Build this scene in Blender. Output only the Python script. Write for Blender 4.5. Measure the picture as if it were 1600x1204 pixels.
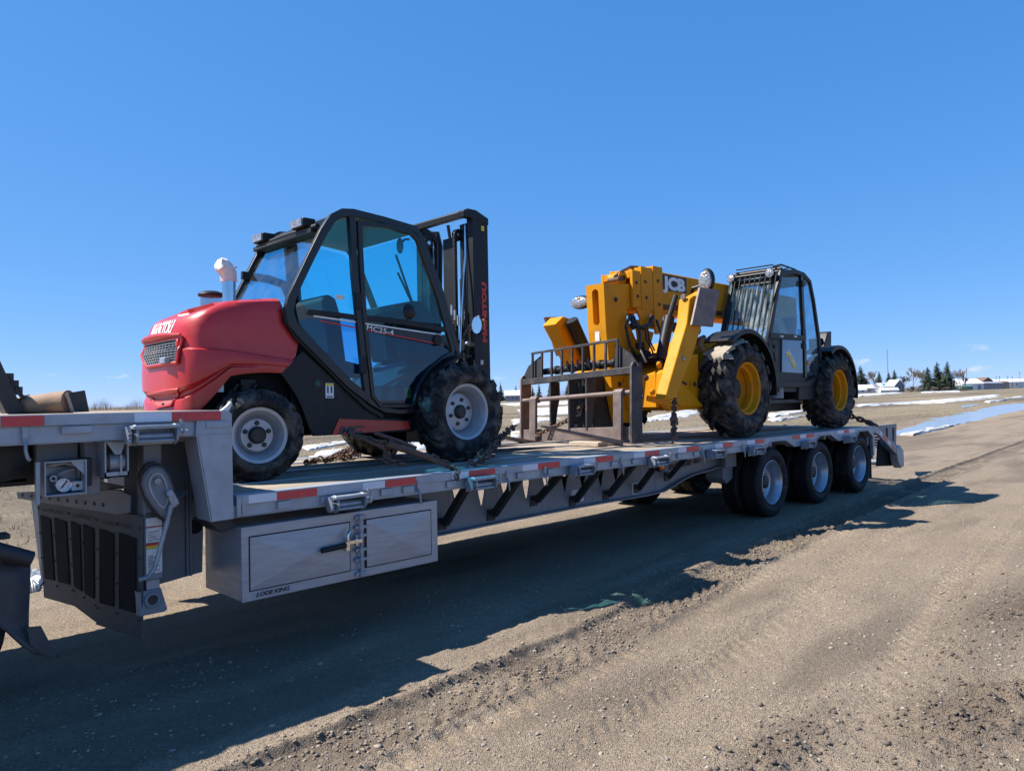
import bpy, bmesh, math, random
import numpy as np
from mathutils import Vector, Matrix, Euler
for o in list(bpy.data.objects): bpy.data.objects.remove(o)
SC = bpy.context.scene
COL = SC.collection
PI = math.pi
rnd = random.Random(7)

# ------------------------------------------------------------------ camera
CAM = (1150.0, 0.78828, 0.01642, -0.02346, -2.02312, -4.56248, 1.69028)   # focal (px of 1600), yaw, pitch, roll, x, y, z
def cam_axes():
    f, yaw, pt, rl = CAM[:4]
    F = Vector((math.cos(yaw)*math.cos(pt), math.sin(yaw)*math.cos(pt), math.sin(pt)))
    R = Vector((math.sin(yaw), -math.cos(yaw), 0)); U = R.cross(F)
    c, s = math.cos(rl), math.sin(rl)
    return F, c*R+s*U, -s*R+c*U
CF, CR, CU = cam_axes(); CP = Vector(CAM[4:7])
cd = bpy.data.cameras.new('camera'); cam = bpy.data.objects.new('camera', cd); COL.objects.link(cam)
cam.matrix_world = Matrix(((CR.x, CU.x, -CF.x, CP.x), (CR.y, CU.y, -CF.y, CP.y), (CR.z, CU.z, -CF.z, CP.z), (0, 0, 0, 1)))
cd.sensor_width = 36; cd.lens = 36*CAM[0]/1600; cd.clip_start = .05; cd.clip_end = 6000
SC.camera = cam
# ------------------------------------------------------------------ sky and sun
SUN_TO = Vector((-.93, .99, 1.67)).normalized()
W = bpy.data.worlds.new('World'); SC.world = W; W.use_nodes = True
nt = W.node_tree; nt.nodes.clear()
wo = nt.nodes.new('ShaderNodeOutputWorld'); bg = nt.nodes.new('ShaderNodeBackground')
sk = nt.nodes.new('ShaderNodeTexSky'); sk.sky_type = 'NISHITA'; sk.sun_disc = False
sk.sun_elevation = math.asin(SUN_TO.z); sk.sun_rotation = math.atan2(SUN_TO.x, SUN_TO.y)
sk.altitude = 500; sk.air_density = .5; sk.dust_density = 0; sk.ozone_density = 5.0
# the phone camera's flatter, paler sky: one power curve per channel, the same in every direction
sr = nt.nodes.new('ShaderNodeSeparateColor'); hs = nt.nodes.new('ShaderNodeCombineColor'); nt.links.new(sk.outputs[0], sr.inputs[0])
for i, (pw_, k_) in enumerate(((.79,.324),(.45,.70),(.30,1.40))):
    p_ = nt.nodes.new('ShaderNodeMath'); p_.operation = 'POWER'; p_.inputs[1].default_value = pw_; nt.links.new(sr.outputs[i], p_.inputs[0])
    q_ = nt.nodes.new('ShaderNodeMath'); q_.operation = 'MULTIPLY'; q_.inputs[1].default_value = k_; nt.links.new(p_.outputs[0], q_.inputs[0]); nt.links.new(q_.outputs[0], hs.inputs[i])
bg.inputs['Strength'].default_value = .15
# a few small fair-weather clouds low over the horizon
tc = nt.nodes.new('ShaderNodeTexCoord'); sx = nt.nodes.new('ShaderNodeSeparateXYZ'); nt.links.new(tc.outputs['Generated'], sx.inputs[0])
mp = nt.nodes.new('ShaderNodeMapping'); mp.inputs['Scale'].default_value = (14, 14, 42); mp.inputs['Location'].default_value = (5.3, 2.1, 0); nt.links.new(tc.outputs['Generated'], mp.inputs[0])
nz = nt.nodes.new('ShaderNodeTexNoise'); nz.inputs['Scale'].default_value = 1.6; nz.inputs['Detail'].default_value = 6; nt.links.new(mp.outputs[0], nz.inputs['Vector'])
cr = nt.nodes.new('ShaderNodeValToRGB'); cr.color_ramp.elements[0].position = .63; cr.color_ramp.elements[1].position = .74; nt.links.new(nz.outputs['Fac'], cr.inputs[0])
er = nt.nodes.new('ShaderNodeValToRGB'); e = er.color_ramp.elements
e[0].position = .004; e[0].color = (0, 0, 0, 1); e[1].position = .014; e[1].color = (1, 1, 1, 1)
e2 = er.color_ramp.elements.new(.034); e2.color = (.8, .8, .8, 1); e3 = er.color_ramp.elements.new(.055); e3.color = (0, 0, 0, 1)
nt.links.new(sx.outputs['Z'], er.inputs[0])
mu = nt.nodes.new('ShaderNodeMath'); mu.operation = 'MULTIPLY'; nt.links.new(cr.outputs[0], mu.inputs[0]); nt.links.new(er.outputs[0], mu.inputs[1])
mu2 = nt.nodes.new('ShaderNodeMath'); mu2.operation = 'MULTIPLY'; mu2.inputs[1].default_value = .75; nt.links.new(mu.outputs[0], mu2.inputs[0])
mx = nt.nodes.new('ShaderNodeMix'); mx.data_type = 'RGBA'; nt.links.new(mu2.outputs[0], mx.inputs[0]); nt.links.new(hs.outputs[0], mx.inputs[6]); mx.inputs[7].default_value = (2.0, 2.1, 2.3, 1)
nt.links.new(mx.outputs[2], bg.inputs['Color']); nt.links.new(bg.outputs[0], wo.inputs['Surface'])
ld = bpy.data.lights.new('sun', 'SUN'); ld.energy = 3.4; ld.angle = math.radians(.5); ld.color = (1, .95, .87)
sun = bpy.data.objects.new('sun', ld); COL.objects.link(sun); sun.rotation_euler = (-SUN_TO).to_track_quat('-Z', 'Y').to_euler(); sun.location = (0, 0, 30)
SC.view_settings.view_transform = 'Standard'; SC.view_settings.look = 'None'; SC.view_settings.exposure = 1.5; SC.view_settings.gamma = 1
SC.view_settings.use_curve_mapping = False

# ------------------------------------------------------------------ helpers
TH = .0047                      # the trailer stands nose-high by a quarter of a degree; local frame of trailer and its load
ct, st = math.cos(TH), math.sin(TH)
def loc_(v): return Vector((ct*v[0]-st*v[2], v[1], st*v[0]+ct*v[2]))
CPL = loc_(CP)
def ray(u, v): return CF*CAM[0] + CR*(u-800) + CU*(602-v)
def at(u, v, Y):                # a measured photo point on the upright plane y=Y, in trailer coordinates
    d = loc_(ray(u, v)); t = (Y-CPL.y)/d.y; return CPL + d*t
def atx(u, v, X):
    d = loc_(ray(u, v)); t = (X-CPL.x)/d.x; return CPL + d*t
def atz(u, v, Z):
    d = loc_(ray(u, v)); t = (Z-CPL.z)/d.z; return CPL + d*t
def gnd(u, v):
    d = ray(u, v); t = -CP.z/d.z; P = CP + d*t; return P
def bgp(u, D):                  # place on the ground D metres deep in direction u
    d = CF*1 + CR*((u-800)/CAM[0]); P = CP + d*D; return Vector((P.x, P.y, 0))
def P2(pts, Y): return [(lambda q: (q.x, q.z))(at(u, v, Y)) for u, v in pts]

class M:
    def __init__(s): s.v = []; s.f = []; s.m = []
    def add(s, vs, fs, mi=0):
        n = len(s.v); s.v += [tuple(q) for q in vs]; s.f += [tuple(i+n for i in f) for f in fs]; s.m += [mi]*len(fs); return s
    def box(s, lo, hi, mi=0):
        x0, y0, z0 = lo; x1, y1, z1 = hi
        return s.add([(x0,y0,z0),(x1,y0,z0),(x1,y1,z0),(x0,y1,z0),(x0,y0,z1),(x1,y0,z1),(x1,y1,z1),(x0,y1,z1)],
                     [(0,3,2,1),(4,5,6,7),(0,1,5,4),(1,2,6,5),(2,3,7,6),(3,0,4,7)], mi)
    def obox(s, c, ax, ay, az, mi=0):        # oriented box: centre, three half vectors
        c = Vector(c); ax = Vector(ax); ay = Vector(ay); az = Vector(az); vs = []
        for k in (-1, 1):
            for i, j in ((-1,-1),(1,-1),(1,1),(-1,1)): vs.append(c+ax*i+ay*j+az*k)
        return s.add(vs, [(0,3,2,1),(4,5,6,7),(0,1,5,4),(1,2,6,5),(2,3,7,6),(3,0,4,7)], mi)
    def prism(s, pts, vec, mi=0, caps=True):
        n = len(pts); a = [Vector(q) for q in pts]; b = [q+Vector(vec) for q in a]
        fs = [(i, (i+1) % n, n+(i+1) % n, n+i) for i in range(n)]
        if caps: fs += [tuple(reversed(range(n))), tuple(range(n, 2*n))]
        return s.add(a+b, fs, mi)
    def slab(s, xz, y0, y1, mi=0): return s.prism([(x, y0, z) for x, z in xz], (0, y1-y0, 0), mi)
    def ring(s, outer, inner, y0, y1, mi=0):  # frame between two outlines of equal count
        n = len(outer); vs = []
        for y in (y0, y1):
            vs += [(x, y, z) for x, z in outer] + [(x, y, z) for x, z in inner]
        fs = []
        for i in range(n):
            j = (i+1) % n
            fs += [(i, j, n+j, n+i), (2*n+j, 2*n+i, 3*n+i, 3*n+j), (j, i, 2*n+i, 2*n+j), (n+i, n+j, 3*n+j, 3*n+i)]
        return s.add(vs, fs, mi)
    def ribbon(s, pts, w, y0, y1, closed=False, mi=0):   # strip of width w along a polyline in the xz plane
        p = [Vector((a, b)) for a, b in pts]; n = len(p); L = []; R = []
        for i in range(n):
            if closed: a = p[i-1]; c = p[(i+1) % n]
            else: a = p[max(i-1, 0)]; c = p[min(i+1, n-1)]
            t1 = (p[i]-a).normalized() if (p[i]-a).length > 1e-9 else (c-p[i]).normalized()
            t2 = (c-p[i]).normalized() if (c-p[i]).length > 1e-9 else t1
            t = t1+t2; t = t.normalized() if t.length > 1e-6 else t1
            nn = Vector((-t.y, t.x)); k = 1/max(.45, nn.dot(Vector((-t1.y, t1.x))))
            ww = w[i] if isinstance(w, (list, tuple)) else w
            L.append(p[i]+nn*ww/2*k); R.append(p[i]-nn*ww/2*k)
        vs = [(q.x, y, q.y) for y in (y0, y1) for q in L+R]; fs = []
        for i in range(n if closed else n-1):
            j = (i+1) % n
            fs += [(i, j, n+j, n+i), (2*n+j, 2*n+i, 3*n+i, 3*n+j), (j, i, 2*n+i, 2*n+j), (n+i, n+j, 3*n+j, 3*n+i)]
        if not closed: fs += [(0, n, 3*n, 2*n), (n-1, 3*n-1, 4*n-1, 2*n-1)]
        return s.add(vs, fs, mi)
    def tube(s, path, r, n=8, mi=0, caps=True, closed=False):
        P = [Vector(q) for q in path]; m = len(P); ref = None; rings = []
        for i in range(m):
            a = P[i-1] if (closed or i > 0) else P[i]; c = P[(i+1) % m] if (closed or i < m-1) else P[i]
            t = (c-a).normalized()
            if ref is None: ref = t.orthogonal().normalized()
            ref = (ref - t*ref.dot(t)); ref = ref.normalized() if ref.length > 1e-6 else t.orthogonal().normalized()
            b = t.cross(ref); rr = r[i] if isinstance(r, (list, tuple)) else r
            rings.append([P[i]+(ref*math.cos(2*PI*k/n)+b*math.sin(2*PI*k/n))*rr for k in range(n)])
        vs = [q for g in rings for q in g]; fs = []
        for i in range(m if closed else m-1):
            j = (i+1) % m
            for k in range(n):
                l = (k+1) % n; fs.append((i*n+k, i*n+l, j*n+l, j*n+k))
        if caps and not closed: fs += [tuple(reversed(range(n))), tuple(range((m-1)*n, m*n))]
        return s.add(vs, fs, mi)
    def cyl(s, a, b, r, n=16, r2=None, mi=0): return s.tube([a, b], [r, r if r2 is None else r2], n, mi)
    def lathe(s, prof, c=(0,0,0), n=32, mi=0, axis='y'):  # profile of (radius, offset along axis)
        vs = []; m = len(prof)
        for k in range(n):
            a = 2*PI*k/n; ca, sa = math.cos(a), math.sin(a)
            for r, y in prof:
                if axis == 'y': vs.append((c[0]+r*ca, c[1]+y, c[2]+r*sa))
                elif axis == 'z': vs.append((c[0]+r*ca, c[1]+r*sa, c[2]+y))
                else: vs.append((c[0]+y, c[1]+r*ca, c[2]+r*sa))
        fs = []
        for k in range(n):
            l = (k+1) % n
            for i in range(m-1): fs.append((k*m+i, k*m+i+1, l*m+i+1, l*m+i))
        return s.add(vs, fs, mi)
    def loft(s, secs, closed=True, caps=True, mi=0):
        n = len(secs[0]); vs = [q for g in secs for q in g]; fs = []
        for i in range(len(secs)-1):
            for k in range(n if closed else n-1):
                l = (k+1) % n; fs.append((i*n+k, i*n+l, (i+1)*n+l, (i+1)*n+k))
        if caps and closed: fs += [tuple(reversed(range(n))), tuple(range((len(secs)-1)*n, len(secs)*n))]
        return s.add(vs, fs, mi)
    def ball(s, c, r, n=10, sz=(1,1,1), mi=0):
        pr = [(max(1e-4, math.sin(PI*i/n))*r, -math.cos(PI*i/n)*r) for i in range(n+1)]
        k = len(s.v); s.lathe(pr, (0,0,0), n*2, mi, 'z')
        s.v[k:] = [(c[0]+x*sz[0], c[1]+y*sz[1], c[2]+z*sz[2]) for x, y, z in s.v[k:]]; return s
    def xform(s, mat):
        s.v = [tuple(mat @ Vector(q)) for q in s.v]; return s
    def build(s, name, mats, parent=None, bev=0, smooth=35, merge=False, label=None):
        me = bpy.data.meshes.new(name); me.from_pydata(s.v, [], s.f)
        if not isinstance(mats, (list, tuple)): mats = [mats]
        for q in mats: me.materials.append(q)
        if len(mats) > 1: me.polygons.foreach_set('material_index', s.m)
        bm = bmesh.new(); bm.from_mesh(me)
        if merge: bmesh.ops.remove_doubles(bm, verts=bm.verts, dist=merge if isinstance(merge, float) else 1e-4)
        bmesh.ops.recalc_face_normals(bm, faces=bm.faces); bm.to_mesh(me); bm.free()
        if smooth:
            me.polygons.foreach_set('use_smooth', [True]*len(me.polygons)); me.set_sharp_from_angle(angle=math.radians(smooth))
        o = bpy.data.objects.new(name, me); COL.objects.link(o)
        if parent: o.parent = parent
        if bev:
            b = o.modifiers.new('bevel', 'BEVEL'); b.width = bev; b.segments = 2; b.limit_method = 'ANGLE'; b.angle_limit = math.radians(40)
        if label: o['label'] = label
        return o
def empty(name, loc=(0,0,0), parent=None, rot=(0,0,0)):
    o = bpy.data.objects.new(name, None); COL.objects.link(o); o.location = loc; o.rotation_euler = rot; o.empty_display_size = .2
    if parent: o.parent = parent
    return o
def tag(o, label, cat, group=None):
    o['label'] = label; o['category'] = cat
    if group: o['group'] = group
    return o
def kids(o): return [c for c in bpy.data.objects if c.parent == o]
def copy_tree(o, parent=None, loc=None, rot=None, scale=None):
    ks = kids(o); c = o.copy(); COL.objects.link(c); c.parent = parent if parent else o.parent
    if loc is not None: c.location = loc
    if rot is not None: c.rotation_euler = rot
    if scale is not None: c.scale = scale
    for k in ks: copy_tree(k, c)
    return c
def text(s, size, mat, name, parent, origin, right, up, off=0., shear=0., space=1., depth=.0015, width=None, align='LEFT', bend=None):
    cu = bpy.data.curves.new('t', 'FONT'); cu.body = s; cu.size = size; cu.offset = off; cu.shear = shear; cu.space_character = space; cu.extrude = depth; cu.align_x = align; cu.resolution_u = 3
    t = bpy.data.objects.new('t', cu); COL.objects.link(t); dg = bpy.context.evaluated_depsgraph_get()
    me = bpy.data.meshes.new_from_object(t.evaluated_get(dg)); bpy.data.objects.remove(t); bpy.data.curves.remove(cu)
    R = Vector(right).normalized(); U = Vector(up); U = (U-R*U.dot(R)).normalized(); N = R.cross(U); O = Vector(origin)
    sc = 1.
    xs = [q.co.x for q in me.vertices]
    if width: sc = width/(max(xs)-min(xs))
    x0 = min(xs) if align == 'LEFT' else 0
    for q in me.vertices:
        if bend: q.co = bend((q.co.x-x0)*sc, q.co.y, q.co.z)
        else: q.co = O+R*((q.co.x-x0)*sc)+U*q.co.y+N*q.co.z
    me.materials.clear(); me.materials.append(mat); me.name = name
    o = bpy.data.objects.new(name, me); COL.objects.link(o)
    if parent: o.parent = parent
    return o

# ------------------------------------------------------------------ materials
def mat(name, c, c2=None, rough=.5, metal=0., sc=6., bump=0., bsc=60., spec=.5, dust=None, dlo=.5, dhi=.75, dsc=3., coat=0., stretch=None, orand=0., rvar=0., detail=4):
    m = bpy.data.materials.new(name); m.use_nodes = True; n = m.node_tree; L = n.links; b = n.nodes['Principled BSDF']
    b.inputs['Roughness'].default_value = rough; b.inputs['Metallic'].default_value = metal; b.inputs['Specular IOR Level'].default_value = spec
    if coat: b.inputs['Coat Weight'].default_value = coat; b.inputs['Coat Roughness'].default_value = .08
    tc = n.nodes.new('ShaderNodeTexCoord'); src = tc.outputs['Object']
    if stretch:
        mp = n.nodes.new('ShaderNodeMapping'); mp.inputs['Scale'].default_value = stretch; L.new(src, mp.inputs[0]); src = mp.outputs[0]
    def noise(s, d=4):
        q = n.nodes.new('ShaderNodeTexNoise'); q.inputs['Scale'].default_value = s; q.inputs['Detail'].default_value = d; q.inputs['Roughness'].default_value = .62; L.new(src, q.inputs['Vector']); return q.outputs['Fac']
    def mix(f, a, bb):
        q = n.nodes.new('ShaderNodeMix'); q.data_type = 'RGBA'
        if hasattr(f, 'links'): L.new(f, q.inputs[0])
        else: q.inputs[0].default_value = f
        for i, w in ((6, a), (7, bb)):
            if hasattr(w, 'links'): L.new(w, q.inputs[i])
            else: q.inputs[i].default_value = (*w, 1)
        return q.outputs[2]
    def ramp(f, lo, hi):
        q = n.nodes.new('ShaderNodeMapRange'); q.inputs[1].default_value = lo; q.inputs[2].default_value = hi; L.new(f, q.inputs[0]); return q.outputs[0]
    if c2 is None: c2 = tuple(x*.8 for x in c)
    col = mix(ramp(noise(sc, detail), .3, .7), c, c2)
    if orand:
        oi = n.nodes.new('ShaderNodeObjectInfo'); h = n.nodes.new('ShaderNodeHueSaturation'); mr = n.nodes.new('ShaderNodeMapRange'); mr.inputs[3].default_value = 1-orand; mr.inputs[4].default_value = 1+orand
        L.new(oi.outputs['Random'], mr.inputs[0]); L.new(mr.outputs[0], h.inputs['Value']); L.new(col, h.inputs['Color']); col = h.outputs[0]
    if dust:
        f = ramp(noise(dsc, 6), dlo, dhi); col = mix(f, col, dust)
        q = n.nodes.new('ShaderNodeMath'); q.operation = 'MULTIPLY_ADD'; q.inputs[1].default_value = (.85-rough); q.inputs[2].default_value = rough; L.new(f, q.inputs[0]); L.new(q.outputs[0], b.inputs['Roughness'])
        if metal:
            q = n.nodes.new('ShaderNodeMath'); q.operation = 'MULTIPLY_ADD'; q.inputs[1].default_value = -metal; q.inputs[2].default_value = metal; L.new(f, q.inputs[0]); L.new(q.outputs[0], b.inputs['Metallic'])
    elif rvar:
        r = ramp(noise(sc*2.3), .25, .75); q = n.nodes.new('ShaderNodeMath'); q.operation = 'MULTIPLY_ADD'; q.inputs[1].default_value = rvar; q.inputs[2].default_value = rough-rvar/2; L.new(r, q.inputs[0]); L.new(q.outputs[0], b.inputs['Roughness'])
    L.new(col, b.inputs['Base Color'])
    if bump:
        q = n.nodes.new('ShaderNodeBump'); q.inputs['Strength'].default_value = bump; q.inputs['Distance'].default_value = .01; L.new(noise(bsc, 5), q.inputs['Height']); L.new(q.outputs[0], b.inputs['Normal'])
    return m
def glass(name, tint, refl=1.0, dirt=0., dcol=(.35,.33,.3), dsc=8., stretch=None):
    m = bpy.data.materials.new(name); m.use_nodes = True; n = m.node_tree; L = n.links; n.nodes.clear()
    o = n.nodes.new('ShaderNodeOutputMaterial'); t = n.nodes.new('ShaderNodeBsdfTransparent'); t.inputs[0].default_value = (*tint, 1)
    g = n.nodes.new('ShaderNodeBsdfGlossy'); g.inputs['Roughness'].default_value = .02; g.inputs[0].default_value = (refl, refl, refl, 1)
    lw = n.nodes.new('ShaderNodeLayerWeight'); lw.inputs[0].default_value = .5; pw_ = n.nodes.new('ShaderNodeMath'); pw_.operation = 'POWER'; pw_.inputs[1].default_value = 5; L.new(lw.outputs['Facing'], pw_.inputs[0])
    fr = n.nodes.new('ShaderNodeMath'); fr.operation = 'MULTIPLY_ADD'; fr.inputs[1].default_value = .95; fr.inputs[2].default_value = .04; L.new(pw_.outputs[0], fr.inputs[0]); mx = n.nodes.new('ShaderNodeMixShader')
    L.new(fr.outputs[0], mx.inputs[0]); L.new(t.outputs[0], mx.inputs[1]); L.new(g.outputs[0], mx.inputs[2]); out = mx.outputs[0]
    if dirt:
        d = n.nodes.new('ShaderNodeBsdfDiffuse'); d.inputs[0].default_value = (*dcol, 1); tc = n.nodes.new('ShaderNodeTexCoord'); q = n.nodes.new('ShaderNodeTexNoise'); q.inputs['Scale'].default_value = dsc; q.inputs['Detail'].default_value = 7
        mpp = n.nodes.new('ShaderNodeMapping'); mpp.inputs['Scale'].default_value = stretch or (1,1,1); L.new(tc.outputs['Object'], mpp.inputs[0]); L.new(mpp.outputs[0], q.inputs['Vector']); r = n.nodes.new('ShaderNodeMapRange'); r.inputs[1].default_value = .35; r.inputs[2].default_value = .75; r.inputs[4].default_value = dirt; L.new(q.outputs['Fac'], r.inputs[0])
        m2 = n.nodes.new('ShaderNodeMixShader'); L.new(r.outputs[0], m2.inputs[0]); L.new(out, m2.inputs[1]); L.new(d.outputs[0], m2.inputs[2]); out = m2.outputs[0]
    L.new(out, o.inputs['Surface']); return m
DUST = (.26, .21, .155)
ALU = mat('aluminium', (.355,.40,.46), (.28,.315,.365), .48, .3, 3., .08, 40, dust=(.27,.27,.265), dlo=.47, dhi=1.0, dsc=9)
ALU_B = mat('brushed_aluminium', (.36,.385,.425), (.28,.30,.335), .42, .35, 5., .05, 90, stretch=(1,1,6), rvar=.18)
GALV = mat('galvanised_steel', (.34,.38,.43), (.22,.245,.285), .45, .4, 14., .1, 60, rvar=.2)
FRAMEG = mat('grey_frame_paint', (.19,.215,.25), (.145,.162,.19), .5, .1, 2.5, .06, 30, dust=(.27,.24,.2), dlo=.5, dhi=.9, dsc=4)
DKSTEEL = mat('dark_steel', (.035,.037,.04), (.02,.021,.024), .55, .2, 8., .1, 50, dust=DUST, dlo=.62, dhi=1.3, dsc=7)
BLACK = mat('black_paint', (.009,.0095,.011), (.006,.0065,.008), .36, 0, 4., coat=.08, dust=(.08,.075,.07), dlo=.64, dhi=1.5, dsc=4)
BLACKM = mat('black_plastic', (.011,.0115,.013), (.007,.0075,.009), .5, 0, 6., .05, 80, spec=.35, dust=(.11,.10,.09), dlo=.58, dhi=1.4, dsc=5)
RUBBER = mat('tyre_rubber', (.011,.0115,.013), (.008,.008,.009), .72, 0, 5., .15, 60, spec=.35, dust=(.17,.15,.125), dlo=.56, dhi=1.0, dsc=7)
RUBBERD = mat('muddy_tyre_rubber', (.013,.0135,.015), (.009,.009,.01), .75, 0, 5., .2, 50, spec=.3, dust=(.23,.20,.165), dlo=.45, dhi=.88, dsc=7)
RED = mat('red_paint', (.49,.021,.017), (.43,.018,.015), .33, 0, 2., coat=.25, dust=(.36,.11,.08), dlo=.56, dhi=1.25, dsc=3)
YEL = mat('yellow_paint', (.63,.262,.006), (.54,.22,.006), .55, 0, 2., .03, 40, spec=.15, dust=(.22,.14,.055), dlo=.54, dhi=1.15, dsc=5)
RIMW = mat('silver_rim', (.42,.445,.48), (.34,.36,.39), .4, .3, 6., dust=(.35,.32,.28), dlo=.6, dhi=1.1, dsc=9)
RIMA = mat('brushed_alloy_rim', (.42,.46,.52), (.36,.39,.44), .36, .7, 3., rvar=.08)
HUBD = mat('dark_hub', (.03,.03,.033), None, .5, .2, 10)
RUST = mat('rusty_steel', (.16,.085,.055), (.075,.042,.032), .75, .15, 9., .25, 70, dust=(.09,.07,.06), dlo=.5, dhi=.8, dsc=6)
RUSTP = mat('rusty_pipe', (.30,.20,.125), (.19,.11,.07), .8, 0, 7., .2, 60)
WORN = mat('worn_dark_steel', (.05,.047,.047), (.026,.026,.03), .55, .3, 6., .15, 50, dust=(.15,.105,.085), dlo=.50, dhi=.85, dsc=5)
FORK = mat('worn_fork_steel', (.22,.165,.145), (.11,.085,.08), .62, .35, 7., .15, 60)
WOOD = mat('deck_wood', (.40,.325,.24), (.25,.20,.15), .75, 0, 5., .25, 22, stretch=(.35,7,7), orand=.22, dust=(.2,.165,.13), dlo=.5, dhi=.85, dsc=2)
REDT = mat('red_reflective_tape', (.56,.05,.05), (.5,.04,.045), .35, 0, 30, orand=.08)
WHT = mat('white_reflective_tape', (.62,.66,.72), (.56,.6,.66), .35, 0, 30)
WHITE = mat('white_print', (.78,.78,.78), None, .5)
WHITED = mat('worn_white_sticker', (.7,.7,.68), (.5,.5,.48), .6, 0, 20)
REDP = mat('red_print', (.55,.03,.03), None, .45)
BLKP = mat('black_print', (.012,.012,.014), None, .5)
YELP = mat('yellow_print', (.75,.58,.03), None, .5)
DKP = mat('dark_grey_print', (.05,.05,.055), None, .5)
SEAT = mat('seat_fabric', (.03,.032,.035), None, .8, 0, 12)
CHROME = mat('chrome', (.7,.72,.74), None, .12, 1.0)
LENS = mat('lamp_lens', (.50,.52,.55), (.16,.17,.19), .12, .4, 34, .6, 60)
AMBER = mat('amber_lens', (.85,.25,.03), None, .2)
BAG = mat('translucent_plastic_bag', (.72,.70,.68), (.55,.53,.52), .35, 0, 20, .5, 40)
HOSE = mat('rubber_hose', (.018,.018,.02), None, .45)
MUD = mat('dried_mud', (.36,.31,.24), (.26,.22,.17), .9, 0, 12, .4, 60)
FLAPM = mat('mud_flap_rubber', (.062,.068,.078), (.045,.05,.058), .6, 0, 6, .08, 60, dust=(.12,.11,.1), dlo=.5, dhi=1.0, dsc=5)
FLAPD = mat('black_flap_and_hollow', (.014,.0145,.017), (.009,.0095,.011), .8, 0, 5, spec=.2)  # flap panels, and near-black fill for hollows that would only be shaded
GLS_R = glass('tinted_blue_glass', (.58,.93,.98), .9)
GLS_D = glass('tinted_shaded_glass', (.28,.64,.86), 1.0, dirt=.03, dcol=(.08,.18,.28), dsc=3)  # tint deepened to stand for the dim cab behind the lower panes
GLS_Y = glass('dusty_glass', (.70,.85,.92), 1.0, dirt=.16, dcol=(.30,.34,.37), dsc=7)
GLS_W = glass('streaked_windscreen_glass', (.72,.86,.90), 1.0, dirt=.45, dcol=(.40,.44,.44), dsc=14, stretch=(1,1,.22))  # stretched pale streaks in the diffuse layer stand for reflections on the screen
MIRR = mat('mirror_glass', (.8,.82,.85), None, .03, 1.0)
# ================================================================== TRAILER (built in its own frame: x rearwards, y across, deck at 1.11)
TR = empty('flatbed_trailer', (0,0,0), None, (0, TH, 0))
tag(TR, 'grey drop-deck flatbed trailer with red and white tape carrying both machines', 'trailer')
DZ = 1.11; XE = 11.15; TWD = 2.6
m = M()
bot = [(6.75,.958),(7.16,.958),(7.36,1.062),(7.78,1.062),(8.06,.958),(8.72,.955),(8.93,1.062),(9.33,1.062),(9.62,.955),(10.27,.955),(10.47,1.06),(10.86,1.06),(11.08,.945),(XE,.945)]
def side_rail(y0, s):
    m = M()
    m.box((0.02, min(y0, y0+s*.05), 1.047), (6.75, max(y0, y0+s*.05), 1.108))
    m.box((0.0, min(y0+s*.018, y0+s*.06), .972), (6.75, max(y0+s*.018, y0+s*.06), 1.047))
    m.box((0.0, min(y0+s*.018, y0+s*.1), .966), (6.75, max(y0+s*.018, y0+s*.1), .9718))
    m.slab([(6.751,1.108)]+[(6.751,.958)]+bot[1:]+[(XE,1.108)], y0, y0+s*.045)
    pts = bot[1:]
    m.ribbon([(x, z-.006) for x, z in bot], .012, y0-s*.012, y0+s*.10)
    m.box((0.02, min(y0+s*.0, y0+s*.11), 1.1082), (XE, max(y0+s*.0, y0+s*.11), 1.1135))
    return m.build('side_rail', ALU, TR, bev=.004)
side_rail(0, 1); side_rail(TWD, -1)
# deck planks, each its own board, and narrow metal nailing strips
NP = 16; pw = (TWD-.22)/NP
pm = {}
for k in range(NP):
    y = .11 + k*pw; o = None
    mm = M().box((.01, .003, -.035), (XE-.02, pw-.003, 0))
    if 'd' not in pm:
        bm_ = M()
        n = 24
        for i in range(n):
            a, b = .01+(XE-.03)*i/n, .01+(XE-.03)*(i+1)/n
        o = mm.build('deck_plank', WOOD, TR, bev=.003); pm['d'] = o
    else:
        o = pm['d'].copy(); COL.objects.link(o)
    o.location = (0, y, DZ-.002*(k % 3)); 
m = M()
for y in (.62, 1.3, 1.98): m.box((.02, y-.03, DZ), (XE-.05, y+.03, DZ+.006))
m.build('deck_strip', GALV, TR)
m = M()
for i in range(24): m.box((.25+i*.45, .06, .985), (.31+i*.45, 2.54, 1.07))
m.build('cross_member', FRAMEG, TR)
# upper deck
m = M().box((-3.4, 0, 1.592), (-.075, .05, 1.652)).box((-3.4, .018, 1.50), (-.225, .06, 1.591)).box((-3.4, .018, 1.494), (-.225, .13, 1.4998))
m.build('upper_side_rail', ALU, TR, bev=.004)
M().box((-3.4, TWD-.05, 1.592), (-.05, TWD, 1.652)).box((-3.4, TWD-.06, 1.50), (-.2, TWD-.018, 1.591)).build('upper_side_rail', ALU, TR, bev=.004)
up0 = None
for k in range(NP):
    y = .06 + k*(TWD-.12)/NP
    if up0 is None: up0 = o = M().box((-3.39, .003, -.03), (-.06, (TWD-.12)/NP-.003, 0)).build('upper_deck_plank', WOOD, TR, bev=.003)
    else: o = up0.copy(); COL.objects.link(o)
    o.location = (0, y, 1.655)
m = M().box((-.06, .05, 1.05), (-.012, 2.55, 1.652))
for i in range(6): m.box((-.5-i*.5, .07, 1.5), (-.44-i*.5, 2.53, 1.615))
m.build('gooseneck_bulkhead', FRAMEG, TR)
gx = P2([(345,642.5),(352,642),(358.5,649),(364.5,810),(330,815.5),(308,684),(300,683.5)], 0)
gx = [(-.074,1.652),(-.03,1.652),(-.005,1.63),(-.002,.967),(-.142,.965),(-.222,1.487),(-.232,1.494),(-.226,1.591),(-.074,1.5915)]
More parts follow.
